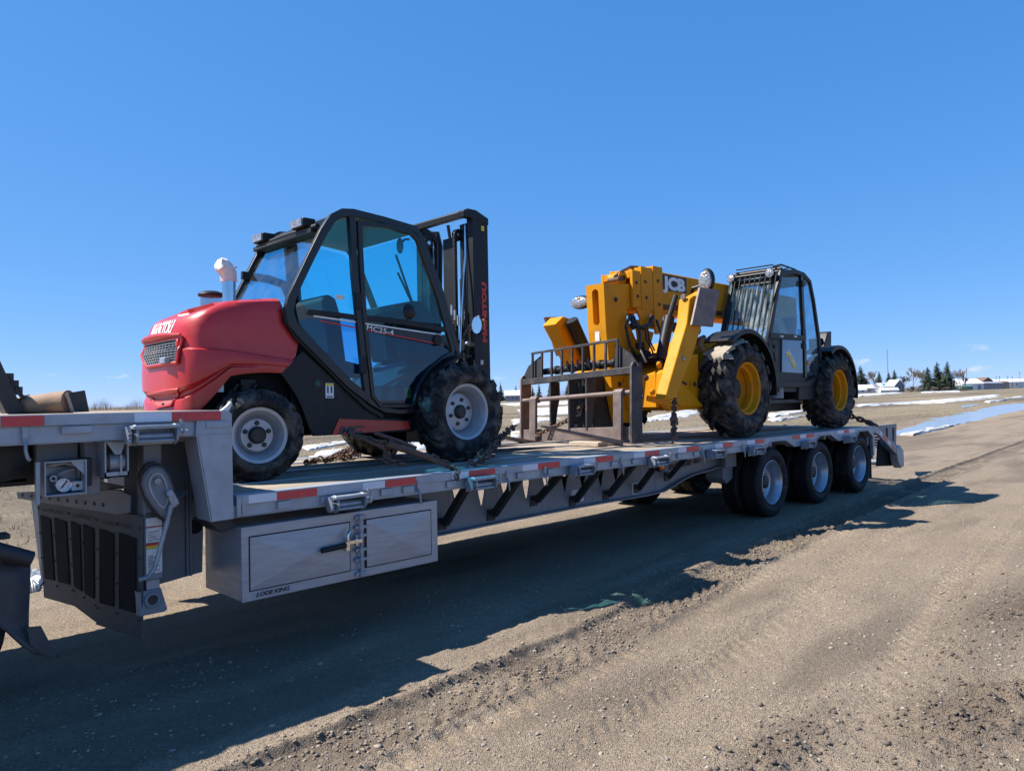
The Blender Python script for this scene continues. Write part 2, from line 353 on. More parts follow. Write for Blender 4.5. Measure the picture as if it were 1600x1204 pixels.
m = M().slab(gx, -.004, .05); m.ribbon([(-.142,.968),(-.222,1.487)], .012, -.004, .2); m.ribbon([(-.224,1.505),(-.004,1.507)], .006, -.007, -.0041)
m.build('gooseneck_plate', ALU, TR, bev=.003)
m = M().slab(gx, TWD-.05, TWD+.004); m.build('gooseneck_plate', ALU, TR, bev=.003)
m = M().slab([(-.004,.967),(-.142,.965),(-.05,.88),(.06,.9)], .07, .3); m.build('corner_gusset', DKSTEEL, TR)
# little latch on top corner of the gooseneck
o = M().slab(P2([(345,641),(354,634),(360,627),(362,630),(357,642)], .03), .02, .05).build('rail_end_cap', WHITED, TR)
# reflective tape, one piece each
def tape(u0, u1, col, upper=False):
    Y = 0.; 
    x0 = at(u0, 0, Y).x if False else None
    v0 = 700
    def xx(u):
        v = 650 if upper else 768-(u-388)*.1113
        return at(u, v, Y).x
    z0, z1 = (1.595, 1.649) if upper else (1.051, 1.1045)
    M().box((xx(u0), -.0025, z0), (xx(u1), -.0002, z1)).build('red_tape' if col else 'white_tape', REDT if col else WHT, TR)
for u0, u1, c in [(388,432,0),(432,495,1),(567,601,0),(601,650,1),(706,732,0),(732,773,1),(816,840,0),(840,874,1),(912,930,0),(930,958,1),(990,1007,0),(1007,1030,1),(1059,1072,0),(1072,1092,1),(1117,1129,0),(1129,1144,1),(1167,1179,0),(1179,1194,1),(1238,1250,1),(1250,1259,0),(1259,1272,1),(1308,1318,0),(1318,1326,1),(1326,1335,0)]: tape(u0, u1, c)
for u0, u1, c in [(1,69,1),(210,268,0),(268,345,1)]: tape(u0, u1, c, True)
# stake pockets and small brackets under the rail
for x in (.30,.62,1.12,1.32,1.75,2.55,2.95,3.9,4.25,5.1,5.45,6.2):
    M().box((x, -.003, .99), (x+.10, .017, 1.04)).build('stake_pocket', ALU, TR, bev=.003)
for x in (-.86, -.08): M().box((x-.09, -.011, 1.545), (x+.06, .0165, 1.586)).build('stake_pocket', ALU, TR, bev=.003)
M().box((.02, -.006, .975), (.05, .016, 1.10)).box((.055, -.004, .985), (.075, .016, 1.1)).build('rail_bracket', ALU, TR, bev=.003)
# dangling hooks on the rail
hk = M(); hk.tube([(0,0,.04),(0,-.02,0),(0,-.025,-.04),(.01,-.02,-.075),(.02,-.012,-.085)], .009, 6); hk.box((-.012,-.01,0),(.012,0,.09))
hk = hk.build('rail_hook', GALV, TR)
for i, x in enumerate((1.46, 2.42, 2.9, 4.05, 5.62, 6.6, -1.12)):
    o = hk if i == 0 else hk.copy()
    if i: COL.objects.link(o)
    o.location = (x, .0, .985 if x > 0 else 1.50)
# winches
def make_winch():
    m = M()
    for x in (-.115, .105): m.lathe([(.002,0),(.058,0),(.064,.006),(.058,.014),(.002,.014)], (x,0,0), 14, 0, 'x')
    m.box((-.13,-.055,.035),(.13,.065,.055)); m.box((-.13,.05,-.06),(.13,.066,.055))
    w = m.build('strap_winch', GALV, TR, bev=.003)
    d = M().cyl((-.1,0,-.01),(.1,0,-.01),.024,10).cyl((-.1,-.03,-.035),(.1,-.03,-.035),.011,8).build('winch_drum', GALV, w)
    r = M(); n = 12
    pr = []
    for k in range(n*2):
        a = PI*k/n; q = .052 if k % 2 else .04; pr.append((-.155, q*math.cos(a), q*math.sin(a)))
    r.prism(pr, (.018,0,0)); r.build('ratchet_wheel', GALV, w)
    M().cyl((.11,0,0),(.185,0,0),.026,12).tube([(.155,-.03,.0),(.15,-.05,.05),(.13,-.045,.085)], .008, 6).build('winch_cap', GALV, w)
    return w
w0 = make_winch(); first = True
for x, z in [(-.49,1.522),(.80,.985),(2.08,.998),(3.38,1.0),(4.66,.99),(5.85,.99),(6.86,.965),(8.42,.958),(9.96,.955)]:
    if first: w0.location = (x,-.06,z); first = False
    else: copy_tree(w0, TR, (x,-.06,z))
# frame web with tapered notches, flange, braces
def web(Y, vis):
    top = .985
    xs = [(714,789,1.2),(752,789,.8),(788,774,1.3),(822,778,.9),(853,767,1.2),(882,767,.8),(910,761,1.2),(938,759,.8),(962,753,1.)]
    out = [(1.3,top)]
    for u, v, k in xs:
        c = at(u, v, Y); w = .065*k
        out += [(c.x-w*.85, top), (c.x-w*1.05, min(c.z+.17*k+.03, top-.012)), (c.x-.012, c.z), (c.x+.012, c.z), (c.x+w*1.05, min(c.z+.17*k+.03, top-.012)), (c.x+w*.85, top)]
    low = P2([(1130,724),(1100,734),(1078,740),(1062,747.5),(1047,757),(1031,766),(1005,772),(975,777),(900,790),(790,811),(682,833)], Y)
    out += [(7.3,top),(7.3,low[0][1]+.03)]+low+[(1.3,low[-1][1]+.01)]
    m = M().slab(out, Y-.006, Y+.006); o = m.build('frame_web', FRAMEG, TR, smooth=0)
    M().ribbon([(7.3,low[0][1]+.024)]+[(x, z-.006) for x, z in low]+[(1.3,low[-1][1]+.004)], .014, Y-.07, Y+.07).build('bottom_flange', FRAMEG, TR, smooth=0)
    m = M()
    for u in (700, 775, 845, 925, 1000, 1023):
        q = at(u, 790-(u-700)*.13, Y); m.box((q.x, Y-.0085, .58 if q.x < 5.6 else .7), (q.x+.006, Y-.006, .985))
    if vis: m.build('weld_seam', FRAMEG, TR)
web(.45, 1); web(2.15, 0)
for a, b in [((695,818),(730,763)),((771.5,804),(809,751)),((838.5,782),(875,741)),((899,782),(936,735)),((951,773),(990,726)),((998,763),(1029,728)),((1046,744),(1071,718))]:
    A = at(*a, .40); B = at(*b, .08); B.z = .97; d = (B-A).normalized(); sx_ = Vector((0,1,0)).cross(d).normalized()*.03; sy = d.cross(sx_).normalized()*.03
    m = M().obox((A+B)/2, sx_, sy, (B-A)/2); m.box((A.x-.05,.432,A.z-.055),(A.x+.05,.4435,A.z+.05)); m.build('frame_brace', DKSTEEL, TR, bev=.003)
# stickers on the web
q = at(899, 776, .44); M().box((q.x-.07,.438,q.z-.055),(q.x+.13,.4435,q.z+.075)).build('web_sticker', WHITED, TR)
q = at(992, 762, .44); M().box((q.x-.05,.438,q.z-.07),(q.x+.05,.4435,q.z+.06)).build('web_sticker', WHITED, TR)
text('REGINE', .085, BLKP, 'web_lettering', TR, at(1046, 731, .44)+Vector((0,-.004,-.02)), (1,0,.06), (0,0,1), off=.003, width=.72)
m = M().ball(at(1034, 727, .05), .055, 8, (1,.5,.8)); m.build('side_marker_lamp', AMBER, TR)
M().lathe([(.001,0),(.075,0),(.08,.03),(.07,.05)], tuple(at(1034,727,.05)+Vector((.03,.02,0))), 14).build('lamp_housing', BLACKM, TR)
# toolbox
bx0, bx1, bz0, bz1 = .045, 1.632, .432, .902
TB = M().box((bx0, 0, bz0), (bx1, .56, bz1)).build('toolbox', ALU_B, TR, bev=.006)
def frame_rect(x0, x1, z0, z1, t): return [(x0,z0),(x1,z0),(x1,z1),(x0,z1)], [(x0+t,z0+t),(x1-t,z0+t),(x1-t,z1-t),(x0+t,z1-t)]
m = M()
m.ring(*frame_rect(bx0-.002, bx1+.002, bz0-.002, bz1+.002, .062), -.012, -.0005); m.build('toolbox_face_frame', ALU_B, TB, bev=.002)
def door(x0, x1, cu):
    z0, z1 = bz0+.066, bz1-.068
    M().ring(*frame_rect(x0-.008, x1+.008, z0-.008, z1+.008, .012), -.0145, -.002).build('door_seal', BLACKM, TB)
    m = M(); c = (x0+cu*(x1-x0), -.033, (z0+z1)/2-.01); i = .018
    A = [(x0,-.017,z0),(x1,-.017,z0),(x1,-.017,z1),(x0,-.017,z1)]; B = [(x0+i,-.019,z0+i),(x1-i,-.019,z0+i),(x1-i,-.019,z1-i),(x0+i,-.019,z1-i)]
    m.add(A+B+[c], [(0,1,5,4),(1,2,6,5),(2,3,7,6),(3,0,4,7),(4,5,8),(5,6,8),(6,7,8),(7,4,8)]); m.box((x0,-.016,z0),(x1,-.003,z1))
    m.build('toolbox_door', ALU_B, TB, smooth=2)
xa = at(391, 880, -.015).x; xb = at(546, 855, -.015).x; xc = at(573, 850, -.015).x; xd = at(673, 830, -.015).x
door(xa, xb, .55); door(xc, xd, .47)
xr = at(564.5, 850, -.03).x
m = M().cyl((xr,-.032,bz0+.02),(xr,-.032,bz1-.03),.011,10)
for z in (bz0+.03,bz0+.13,bz0+.2,bz1-.17,bz1-.11,bz1-.04):
    m.box((xr-.045,-.03,z-.011),(xr+.045,-.013,z+.011)); m.cyl((xr,-.032,z-.02),(xr,-.032,z+.02),.018,10)
m.build('lock_rod', GALV, TB, bev=.002)
q = at(541, 850, -.04)
m = M().box((q.x-.012,-.06,q.z-.045),(q.x+.02,-.015,q.z+.04)).tube([(q.x,-.06,q.z+.02),(q.x+.002,-.065,q.z+.075),(q.x+.02,-.06,q.z+.09)],.014,8).box((q.x,-.05,q.z-.005),(xr,-.025,q.z+.022)).cyl((xr-.05,-.045,q.z+.03),(xr-.05,-.045,q.z-.02),.014,8)
m.build('door_latch', CHROME, TB, bev=.002)
M().cyl((q.x-.20,-.05,q.z-.012),(q.x-.01,-.05,q.z-.004),.019,10).build('latch_grip', BLACKM, TB)
M().box((.115,-.0145,bz0+.012),(.40,-.0122,bz0+.05)).build('name_plate', ALU, TB)
text('LODE KING', .036, BLKP, 'name_lettering', TB, (.135,-.0155,bz0+.020), (1,0,0), (0,0,1), off=.001, shear=.3, width=.235)
# landing gear
LG = M().box((-.455,.242,.62),(-.345,.36,1.45)).build('landing_leg', FRAMEG, TR, bev=.006)
M().box((-.44,.255,.47),(-.36,.345,.62)).build('inner_leg', GALV, LG, bev=.004)
f = at(238, 940, .24)
m = M().slab(P2([(216,925),(252,918),(262,951),(258,955),(218,963)], .24), .24, .36); m.lathe([(.045,0),(.05,-.012),(.03,-.014),(.028,.0)], (f.x,.238,f.z+.015), 16); m.build('landing_foot', FRAMEG, LG, bev=.004)
M().lathe([(.001,0),(.026,0)], (f.x,.2265,f.z+.015), 16).build('foot_bolt', BLKP, LG)
pts = P2([(219,756),(221,742),(229,730),(241,725),(253,729),(262,741),(269,760),(272,782),(268,802),(260,812),(250,806),(238,792),(226,775)], .19)
c = Vector((sum(p[0] for p in pts)/len(pts), .19, sum(p[1] for p in pts)/len(pts)))
m = M().slab(pts, .15, .24); GB = m.build('gear_box', FRAMEG, LG, bev=.02)
M().ribbon([((x-c.x)*1.06+c.x,(z-c.z)*1.06+c.z) for x, z in pts], .014, .185, .215, True).build('gear_box_flange', DKSTEEL, GB)
i2 = [((x-c.x)*.55+c.x-.01,(z-c.z)*.62+c.z+.01) for x, z in pts]
M().ribbon(i2, .012, .142, .152, True).lathe([(.001,0),(.02,0),(.022,.02)], (c.x-.02,.13,c.z+.06), 12).build('gear_box_rib', GALV, GB)
m = M(); hp = [at(268,788,.12), at(262,812,.12), at(252,848,.12), at(246,872,.12), at(240,890,.12), at(230,902,.12), at(218,905,.12)]
m.tube(hp, .014, 8); m.obox(at(270,781,.13), (.018,0,.012), (0,.018,0), (-.014,0,.034)); m.cyl(at(266,770,.1), at(266,770,.2), .02, 10); m.build('crank_handle', GALV, TR)
M().tube([at(262,788,.16), at(290,770,.3)], .012, 6).tube([at(266,772,.3), at(293,768,.3)], .012, 6).tube([at(262,800,.3), at(236,835,.3)], .016, 6).build('leg_brace', FRAMEG, TR)
m = M(); x0, x1 = -.445, -.352
for z0, z1, mi in ((1.005,1.035,3),(.95,1.0,0),(.945,.95,1),(.85,.94,0),(.83,.845,1),(.815,.83,2),(.66,.812,0)): m.box((x0,.2365,z0),(x1,.2385,z1), mi)
for k in range(16):
    z = .675+k*.0085 if k < 12 else .865+(k-12)*.016; m.box((x0+.012,.2355,z),(x1-.014-.02*(k % 3),.2366,z+.0035), 3)
m.build('warning_label', [WHITED, REDP, YELP, DKP], LG)
# neck web plate and posts behind the leg
m = M().slab(P2([(195,690),(300,690),(318,800),(316,893),(250,912),(195,925)], .52), .52, .54); m.build('neck_web', FRAMEG, TR)
m = M(); 
for u in (291, 296): 
    a = at(u, 690, .5); b = at(u+7, 898, .5); m.box((a.x-.008,.495,b.z),(a.x+.008,.519,1.5))
m.build('neck_web_rib', FRAMEG, TR)
m = M().lathe([(.001,-.003),(.045,-.003),(.05,.0)], tuple(at(305,822,.50)), 14); m.build('web_hole_shade', FLAPD, TR)  # black disc on the plate, the darkness of a hole as colour
m = M().slab([(-3.4,1.5),(-3.4,1.30),(-1.25,1.235),(-.55,1.235),(-.5,1.5)], .56, .6); m.build('coupler_beam', DKSTEEL, TR)
m = M().slab([(-3.4,1.5),(-3.4,1.30),(-1.25,1.235),(-.55,1.235),(-.5,1.5)], 2.0, 2.04); m.build('coupler_beam', DKSTEEL, TR)
M().box((-3.4,.56,1.26),(-1.0,2.04,1.275)).build('coupler_plate', DKSTEEL, TR)
m = M().slab(P2([(58,692),(122,692),(122,717),(58,722)], .3), .3, .5); m.build('coupler_box', FRAMEG, TR, bev=.004)
m = M().slab(P2([(131,690),(160,690),(156,770),(138,775)], .22), .22, .5); m.build('hanger_plate', FRAMEG, TR, bev=.004)
# gauge box
ga, gb, gc, gd = [at(u, v, .08) for u, v in ((70,723),(132,718),(133,766),(72,774))]
gx0, gx1, gz0, gz1 = ga.x, gb.x, gd.z, ga.z
GBX = M().box((gx0,.20,gz0),(gx1,.215,gz1)).build('gauge_box', GALV, TR)
m = M().ring(*frame_rect(gx0-.006, gx1+.006, gz0-.006, gz1+.006, .007), .06, .215); m.build('gauge_box_frame', ALU, GBX)
m = M().slab([(gx1-.07,gz1-.002),(gx1-.002,gz1-.002),(gx1-.002,gz1-.08)], .075, .08); m.build('corner_brace', ALU, GBX)
c = at(98, 757, .12)
M().lathe([(.001,-.012),(.036,-.012),(.041,-.016),(.042,.03)], (c.x,.12,c.z), 20).build('pressure_gauge', CHROME, GBX)
M().lathe([(.001,-.0135),(.035,-.0135)], (c.x,.12,c.z), 20).build('gauge_dial', WHITE, GBX)
m = M().obox((c.x+.004,.104,c.z+.003),(.014,0,.02),(0,.001,0),(.003,0,-.002))
for k in range(9):
    a = -.7+k*.56; m.obox((c.x+.028*math.sin(a-1.6),.104,c.z+.028*math.cos(a-1.6)),(.004*math.sin(a-1.6),0,.004*math.cos(a-1.6)),(0,.001,0),(.001*math.cos(a-1.6),0,-.001*math.sin(a-1.6)))
m.build('gauge_needle', BLKP, GBX)
c2 = at(119, 758, .14); M().box((c2.x-.028,.12,c2.z-.026),(c2.x+.028,.16,c2.z+.024)).build('valve_block', WHITED, GBX)
M().lathe([(.001,-.002),(.010,-.002)], (c2.x+.002,.12,c2.z), 10).build('valve_knob', BLKP, GBX)
c3 = at(82, 747, .14)
m = M().lathe([(.01,0),(.019,0),(.02,.05)], (c3.x,.12,c3.z), 12).tube([(c3.x+.01,.16,c3.z),(c3.x+.05,.14,c3.z+.03),(c3.x+.11,.15,c3.z+.045)],.012,8).tube([(c3.x-.02,.17,c3.z+.07),(c3.x+.06,.15,c3.z+.085),(c3.x+.13,.17,c3.z+.06),(c3.x+.15,.18,c3.z-.03)],.016,8)
m.build('valve_piping', GALV, GBX)
M().box((c3.x,.16,c3.z+.06),(c3.x+.15,.2,c3.z+.1)).box((c3.x+.14,.15,c3.z-.06),(c3.x+.2,.2,c3.z+.1)).build('regulator_body', DKSTEEL, GBX, bev=.006)
a = at(56, 722, .07); b = at(63, 788, .07); M().box((a.x,.07,b.z),(b.x,.10,a.z)).build('gauge_box_post', ALU, TR, bev=.002)
# strap reel in its hanger
a, b = at(160, 690, .1), at(198, 743, .1)
m = M().ring(*frame_rect(a.x, b.x, b.z, a.z, .008), .06, .20); m.box((a.x,.06,b.z),(b.x,.075,b.z+.03)); m.box((.5*(a.x+b.x)+.015,.05,b.z+.01),(.5*(a.x+b.x)+.025,.06,a.z-.08)); HB = m.build('reel_hanger', ALU, TR)
cx = .5*(a.x+b.x); M().slab([(a.x+.01,a.z-.005),(b.x-.02,a.z-.005),(cx+.02,a.z-.075),(cx-.01,a.z-.075)], .055, .065).build('reel_clamp', GALV, HB)
M().cyl((cx-.03,.13,(a.z+b.z)/2-.02),(cx+.05,.13,(a.z+b.z)/2-.02),.055,16).build('reel_drum', GALV, HB)
M().cyl((cx-.055,.13,(a.z+b.z)/2-.02),(cx-.03,.13,(a.z+b.z)/2-.02),.05,16).build('reel_end', RUST, HB)
# ---- wheels
def tyre_mesh(R, Wd, rr, lug=0, lugh=.03, lugw=.09, bulge=.02, seed=1, sweep=.30, name='wheel', matr=None, groove=0):
    m = M(); h = Wd/2; bR = R-(lugh if lug else 0)
    pr = [(rr,-h*.72),(rr+.012,-h*.80),(rr+(bR-rr)*.35,-h-bulge*.8),(rr+(bR-rr)*.6,-h-bulge),(rr+(bR-rr)*.83,-h*.99),(bR-.012,-h*.90),(bR,-h*.72)]
    if groove:
        for k in range(groove):
            y = -h*.6+1.2*h*k/(groove-1); pr += [(bR,y-.008),(bR-.012,y-.005),(bR-.012,y+.005),(bR,y+.008)]
    else: pr += [(bR+.004,-h*.3),(bR+.004,h*.3)]
    pr += [(r, -y) for r, y in reversed(pr[:7])]
    m.lathe(pr, n=56 if lug else 48)
    if lug:
        da = 2*PI/lug; q = random.Random(seed)
        for sgn in (-1, 1):
            for k in range(lug):
                a0 = k*da+(da/2 if sgn > 0 else 0)+q.uniform(-.01,.01); secs = []
                for t, rad, ww in ((-.06,R-.004,.75),(.35,R,.95),(.75,R-.004,1.05),(.98,R-.028,1.15),(1.10,R-.085,1.05)):
                    y = sgn*h*t; a = a0+sweep*min(t,1.)/R*.5; w = lugw*ww/2/R; ri = bR-.02 if t < .9 else bR-.05 if t < 1.05 else R-.12
                    yo = y*1.0
                    secs.append([(rc*math.cos(aa), yo+(sgn*.010 if (t > 1. and rc != ri) else 0), rc*math.sin(aa)) for rc, aa in ((ri,a-w*1.15),(rad,a-w*.85),(rad,a+w*.85),(ri,a+w*1.15))])
                m.loft(secs)
    return m
def trailer_wheel():
    w = tyre_mesh(.465,.24,.29,groove=4).build('wheel', RUBBER, TR)
    m = M().lathe([(.292,-.098),(.300,-.108),(.292,-.112),(.283,-.104),(.276,-.075),(.262,-.05),(.25,.0),(.245,.04),(.225,.055),(.12,.06),(.11,.04),(.001,.04)], n=40)
    for k in range(10):
        a = 2*PI*k/10; m.cyl((.155*math.cos(a),.058,.155*math.sin(a)),(.155*math.cos(a),.028,.155*math.sin(a)),.015,6)
    m.build('rim', RIMA, w); M().lathe([(.001,-.03),(.06,-.03),(.085,-.02),(.09,.05)], n=20).build('hub', DKSTEEL, w)
    m = M(); 
    m.lathe([(.392,-.1335),(.396,-.1365),(.400,-.1335)], n=48); m.build('sidewall_ring', RUBBERD, w)
    return w
w0 = trailer_wheel(); first = True
for xw, zg in ((7.475,.035),(9.025,.042),(10.585,.05)):
    for yy, rot in ((.155,0),(.445,PI),(2.155,0),(2.445,PI)):
        loc = (xw, yy, .465+zg)
        if first: w0.location = loc; first = False
        else: copy_tree(w0, TR, loc, (0, rnd.uniform(0,6), rot))
m = M()
for xw in (7.475,9.025,10.585): m.cyl((xw,.3,.5),(xw,2.3,.5),.065,12).box((xw-.45,.62,.62),(xw+.12,.72,.78)).box((xw-.45,1.88,.62),(xw+.12,1.98,.78)).cyl((xw+.2,.67,.55),(xw+.2,.67,.85),.11,12).cyl((xw+.2,1.93,.55),(xw+.2,1.93,.85),.11,12)
m.build('axle', DKSTEEL, TR)
m = M().box((6.9,.62,.80),(11.1,.70,.97)).box((6.9,1.9,.80),(11.1,1.98,.97)); m.build('rear_frame_beam', FRAMEG, TR)
m = M().slab([(6.75,.955),(7.0,.955),(6.98,.58),(6.82,.52),(6.72,.60)], .36, .62); m.box((6.7,.30,.74),(6.98,.36,.93)); m.build('suspension_hanger', FRAMEG, TR, bev=.006)
for x0 in (5.6, 6.2): M().cyl((x0,.9,.62),(x0,2.0,.62),.13,16).build('air_tank', DKSTEEL, TR)
# spare tyre under the frame, seen from below the web
o = tyre_mesh(.42,.24,.27,groove=4).build('spare_wheel', RUBBER, TR); o.rotation_euler = (PI/2,0,0); o.location = (5.15,1.35,.55)
# tail: ramps
for y0, nm in ((.0,'near'),(1.55,'far')):
    rp = M().ribbon([(11.16,1.07),(11.35,1.03),(12.32,.60)], .11, y0, y0+.045).build('loading_ramp', GALV, TR, bev=.003); M().ribbon([(11.16,1.07),(11.35,1.03),(12.32,.60)], .11, y0+1.0, y0+1.045).build('ramp_stringer', GALV, rp, bev=.003)
    m = M()
    for k in range(9):
        t = k/8; x = 11.3+t*.98; z = 1.085-t*.44; m.box((x-.02,y0+.046,z-.04),(x+.02,y0+.999,z-.005))
    m.build('ramp_cleat', GALV, rp)
    m = M()
    for a, b, mi in ((.08,.2,0),(.25,.45,1),(.5,.62,0),(.72,.82,1)):
        x = 11.35+a*.97; z = 1.03-a*.43; x2 = 11.35+b*.97; z2 = 1.03-b*.43; m.ribbon([(x,z),(x2,z2)], .06, y0-.003, y0-.0005, mi=mi)
    m.build('ramp_tape', [WHT, REDT], rp)
    m = M().slab([(12.22,.66),(12.42,.72),(12.6,.62),(12.62,.33),(12.45,.30),(12.3,.42)], y0-.01, y0+.12); m.box((12.45,y0+.12,.34),(12.6,y0+1.04,.42)); m.build('ramp_foot', GALV, rp, bev=.01)
m = M()
for k in range(5): m.box((11.2+k*.22,2.555,.72),(11.33+k*.22,2.575,1.1))
m.box((11.18,2.55,1.06),(12.25,2.6,1.11)).box((11.18,2.55,.72),(12.25,2.6,.78)); m.build('tail_side_panel', ALU, TR)
for y in (.08, 1.9): M().box((11.22,y,.22),(11.235,y+.62,.92)).build('rear_mud_flap', FLAPM, TR)
M().slab(P2([(1370,665),(1401,661.5),(1400.5,699),(1384,684)], .55), .55, .60).build('folded_ramp', FRAMEG, TR, bev=.004)
for u in (1385.5, 1395.5):
    M().slab(P2([(u-1,668),(u+1.2,668),(u+1.4,684+(u-1385)*.5),(u-.6,683+(u-1385)*.5)], .548), .544, .549).build('ramp_slot_shade', FLAPD, TR)  # black slips on the ramp face paint the shade inside the slots
M().slab(P2([(1373,688),(1383,690),(1404,708),(1406,727),(1370,728)], .16), .16, .18).build('rear_splash_panel', FLAPD, TR)
M().box((11.12,.1,.78),(11.2,2.5,1.08)).build('tail_beam', FRAMEG, TR, bev=.005)
M().box((11.1,-.002,.62),(11.17,.05,.944)).box((11.26,.07,.55),(11.32,.13,.78)).build('tail_post', GALV, TR, bev=.004)
for y in (.3,.45,2.1,2.25): M().lathe([(.001,.03),(.05,.03),(.055,0)], (11.2,y,.9), 14, 0, 'x').build('tail_lamp', REDP, TR)
# ================================================================== RED FORKLIFT (near end of the lower deck)
FK = empty('forklift', (0,0,0)); FB = Vector((1.55, 1.42, DZ+.006))
tag(FK, 'red and black forklift with tinted cab and mast, chained on the deck', 'forklift')
YS, YF, YC = .86, 1.98, 1.42
# ---- engine hood: one lofted shell
def interp(x, xs, ys): return float(np.interp(x, xs, ys))
tz = sorted([(q.x, q.z) for q in (at(u, v, .95) for u, v in ((228,503),(240,497),(262,487),(300,477.5),(340,471.5),(380,468),(440,466)))])
bz = sorted([(q.x, q.z) for q in (at(u, v, YS) for u, v in ((440,583),(415,582),(390,583.5),(370,586),(352,590),(335,600),(318,617),(303,637),(293,652)))])
fr_ = sorted([(q.z, q.x) for q in (at(u, v, YS) for u, v in ((440,466),(446,490),(455,515),(472,546),(458,563),(440,583)))])
TX, TZ = zip(*tz); BX, BZ = zip(*bz); FZ, FX = zip(*fr_)
HW = (YF-YS)/2; XR = .035; ND = 3.3; AA = .34
def plan_pt(j, n):               # rear end: superellipse quarter+quarter, j in 0..n from near corner to far corner
    t = PI*j/n; cy = -math.cos(t); cx = math.sin(t); e = 2/ND
    y = YC+HW*math.copysign(abs(cy)**e, cy); x = XR+AA*(1-abs(cx)**e)
    return x, y
NSIDE, NREAR = 16, 24
cols = []
for i in range(NSIDE): cols.append(('s', i/NSIDE, -1))
for j in range(NREAR+1): cols.append(('r', plan_pt(j, NREAR), 0))
for i in range(NSIDE-1, -1, -1): cols.append(('s', i/NSIDE, 1))
rows = [(0,.03),(.012,.004),(.10,.0),(.20,.0),(.222,.012),(.235,.03),(.262,.03),(.275,.004),(.30,-.012),(.42,-.016),(.52,-.012),(.60,-.004),(.615,.012),(.64,.016),(.72,.016),(.82,.018),(.90,.026),(.95,.045),(.98,.075),(.995,.12),(1.004,.19),(1.012,.30)]
cz_ = sorted([(q.x, q.z) for q in (at(u, v, YS) for u, v in ((287,541),(363,548),(453,562),(472,566)))]); CX, CZ = zip(*cz_)
def zrow(f, zb, zt, x):          # height fraction to height: the crease at .61 stays a straight line along the side
    zc = interp(x, CX, CZ); zc = min(max(zc, zb+.05), zt-.05)
    return zb+f/.61*(zc-zb) if f < .61 else zc+(f-.61)/.39*(zt-zc)
def zfrac(z, zb, zt, x):
    zc = interp(x, CX, CZ); zc = min(max(zc, zb+.05), zt-.05)
    return (z-zb)/(zc-zb)*.61 if z < zc else .61+(z-zc)/(zt-zc)*.39
grid = []
for f, ins in rows:
    row = []
    for kind, a, sgn in cols:
        if kind == 's':
            xc = XR+AA
            # iterate for the front edge at this height
            x = xc
            for _ in range(3):
                z = zrow(f, interp(x, BX, BZ), interp(x, TX, TZ), x); xf = interp(z, FZ, FX); x = xf+(xc-xf)*a
            zb = interp(x, BX, BZ); zt = interp(x, TX, TZ); z = zrow(f, zb, zt, x)
            if .05 < f < .3: insx = ins*max(0, (a-.55)/.45)
            else: insx = ins
            if f > .8: tight = interp(f, (.8,.93,.965,.985,.998,1.006,1.012), (.016,.018,.026,.042,.075,.13,.26)); insx = ins*a**2+tight*(1-a**2)
            row.append((x, (YS+insx) if sgn < 0 else (YF-insx), z))
        else:
            x, y = a; zb = interp(max(x, BX[0]), BX, BZ); zb = min(zb, 1.55) if x < .3 else zb
            w = min(1, max(0, (XR+AA-x)/AA)); zt = interp(x, TX, TZ)
            zb = 1.50*w+interp(XR+AA, BX, BZ)*(1-w); z = zrow(f, zb, zt, x)
            k = 1-ins/HW; y2 = YC+(y-YC)*k; x2 = x+ins*(.9 if f < .95 else 1.1)*w
            x2 += w*(.05*max(0, f-.62)/.38 if f > .62 else 0)          # top leans forward
            row.append((x2, y2, z))
    grid.append(row)
m = M(); nc = len(cols)
m.v = [q for r in grid for q in r]
for i in range(len(grid)-1):
    for k in range(nc-1): m.f.append((i*nc+k, i*nc+k+1, (i+1)*nc+k+1, (i+1)*nc+k)); m.m.append(0)
top = (len(grid)-1)*nc
for k in range(nc//2): 
    a, b, c, d = top+k, top+k+1, top+nc-2-k, top+nc-1-k
    if len({a,b,c,d}) == 4: m.f.append((a,b,c,d)); m.m.append(0)
    elif len({a,b,c,d}) == 3: m.f.append(tuple(dict.fromkeys((a,b,c,d)))); m.m.append(0)
HOOD = m.build('engine_hood', RED, FK, smooth=28)
def rearsurf(y, z):              # point on the hood's rear end (shared with its grille and lettering)
    k = max(-1, min(1, (y-YC)/HW)); x = XR+AA*(1-(1-abs(k)**ND)**(1/ND)); w = min(1, max(0, (XR+AA-x)/AA))
    zt = interp(x, TX, TZ); zb = 1.50*w+interp(XR+AA, BX, BZ)*(1-w); f = zfrac(z, zb, zt, x); ins = interp(f, [r[0] for r in rows], [r[1] for r in rows])
    return Vector((x+ins*.9*w+w*(.05*max(0, f-.62)/.38 if f > .62 else 0), YC+(y-YC)*(1-ins/HW), z))
# grille in the rear face: black sheet stands for the shaded opening
def rear_patch(pts, out, nu=10, nv=6):   # pts: four (y,z) corners TL TR BR BL (left = far side); returns grid on surface offset outwards
    g = []
    for j in range(nv+1):
        r = []
        for i in range(nu+1):
            a, b = i/nu, j/nv
            y = (pts[0][0]*(1-a)+pts[1][0]*a)*(1-b)+(pts[3][0]*(1-a)+pts[2][0]*a)*b
            z = (pts[0][1]*(1-a)+pts[1][1]*a)*(1-b)+(pts[3][1]*(1-a)+pts[2][1]*a)*b
            q = rearsurf(y, z); q = q+Vector((-out, 0, 0)); r.append(tuple(q))
        g.append(r)
    return g
def on_rear(u, v):               # intersect the photo point with the rear surface
    lo, hi = .0, .5; 
    best = None
    for k in range(400):
        X = -.02+.5*k/400; q = atx(u, v, X)
        if abs(q.y-YC) < HW*.999 and q.z < 2.5:
            s = rearsurf(q.y, q.z)
            if best is None or abs(s.x-X) < best[0]: best = (abs(s.x-X), q)
    return best[1]
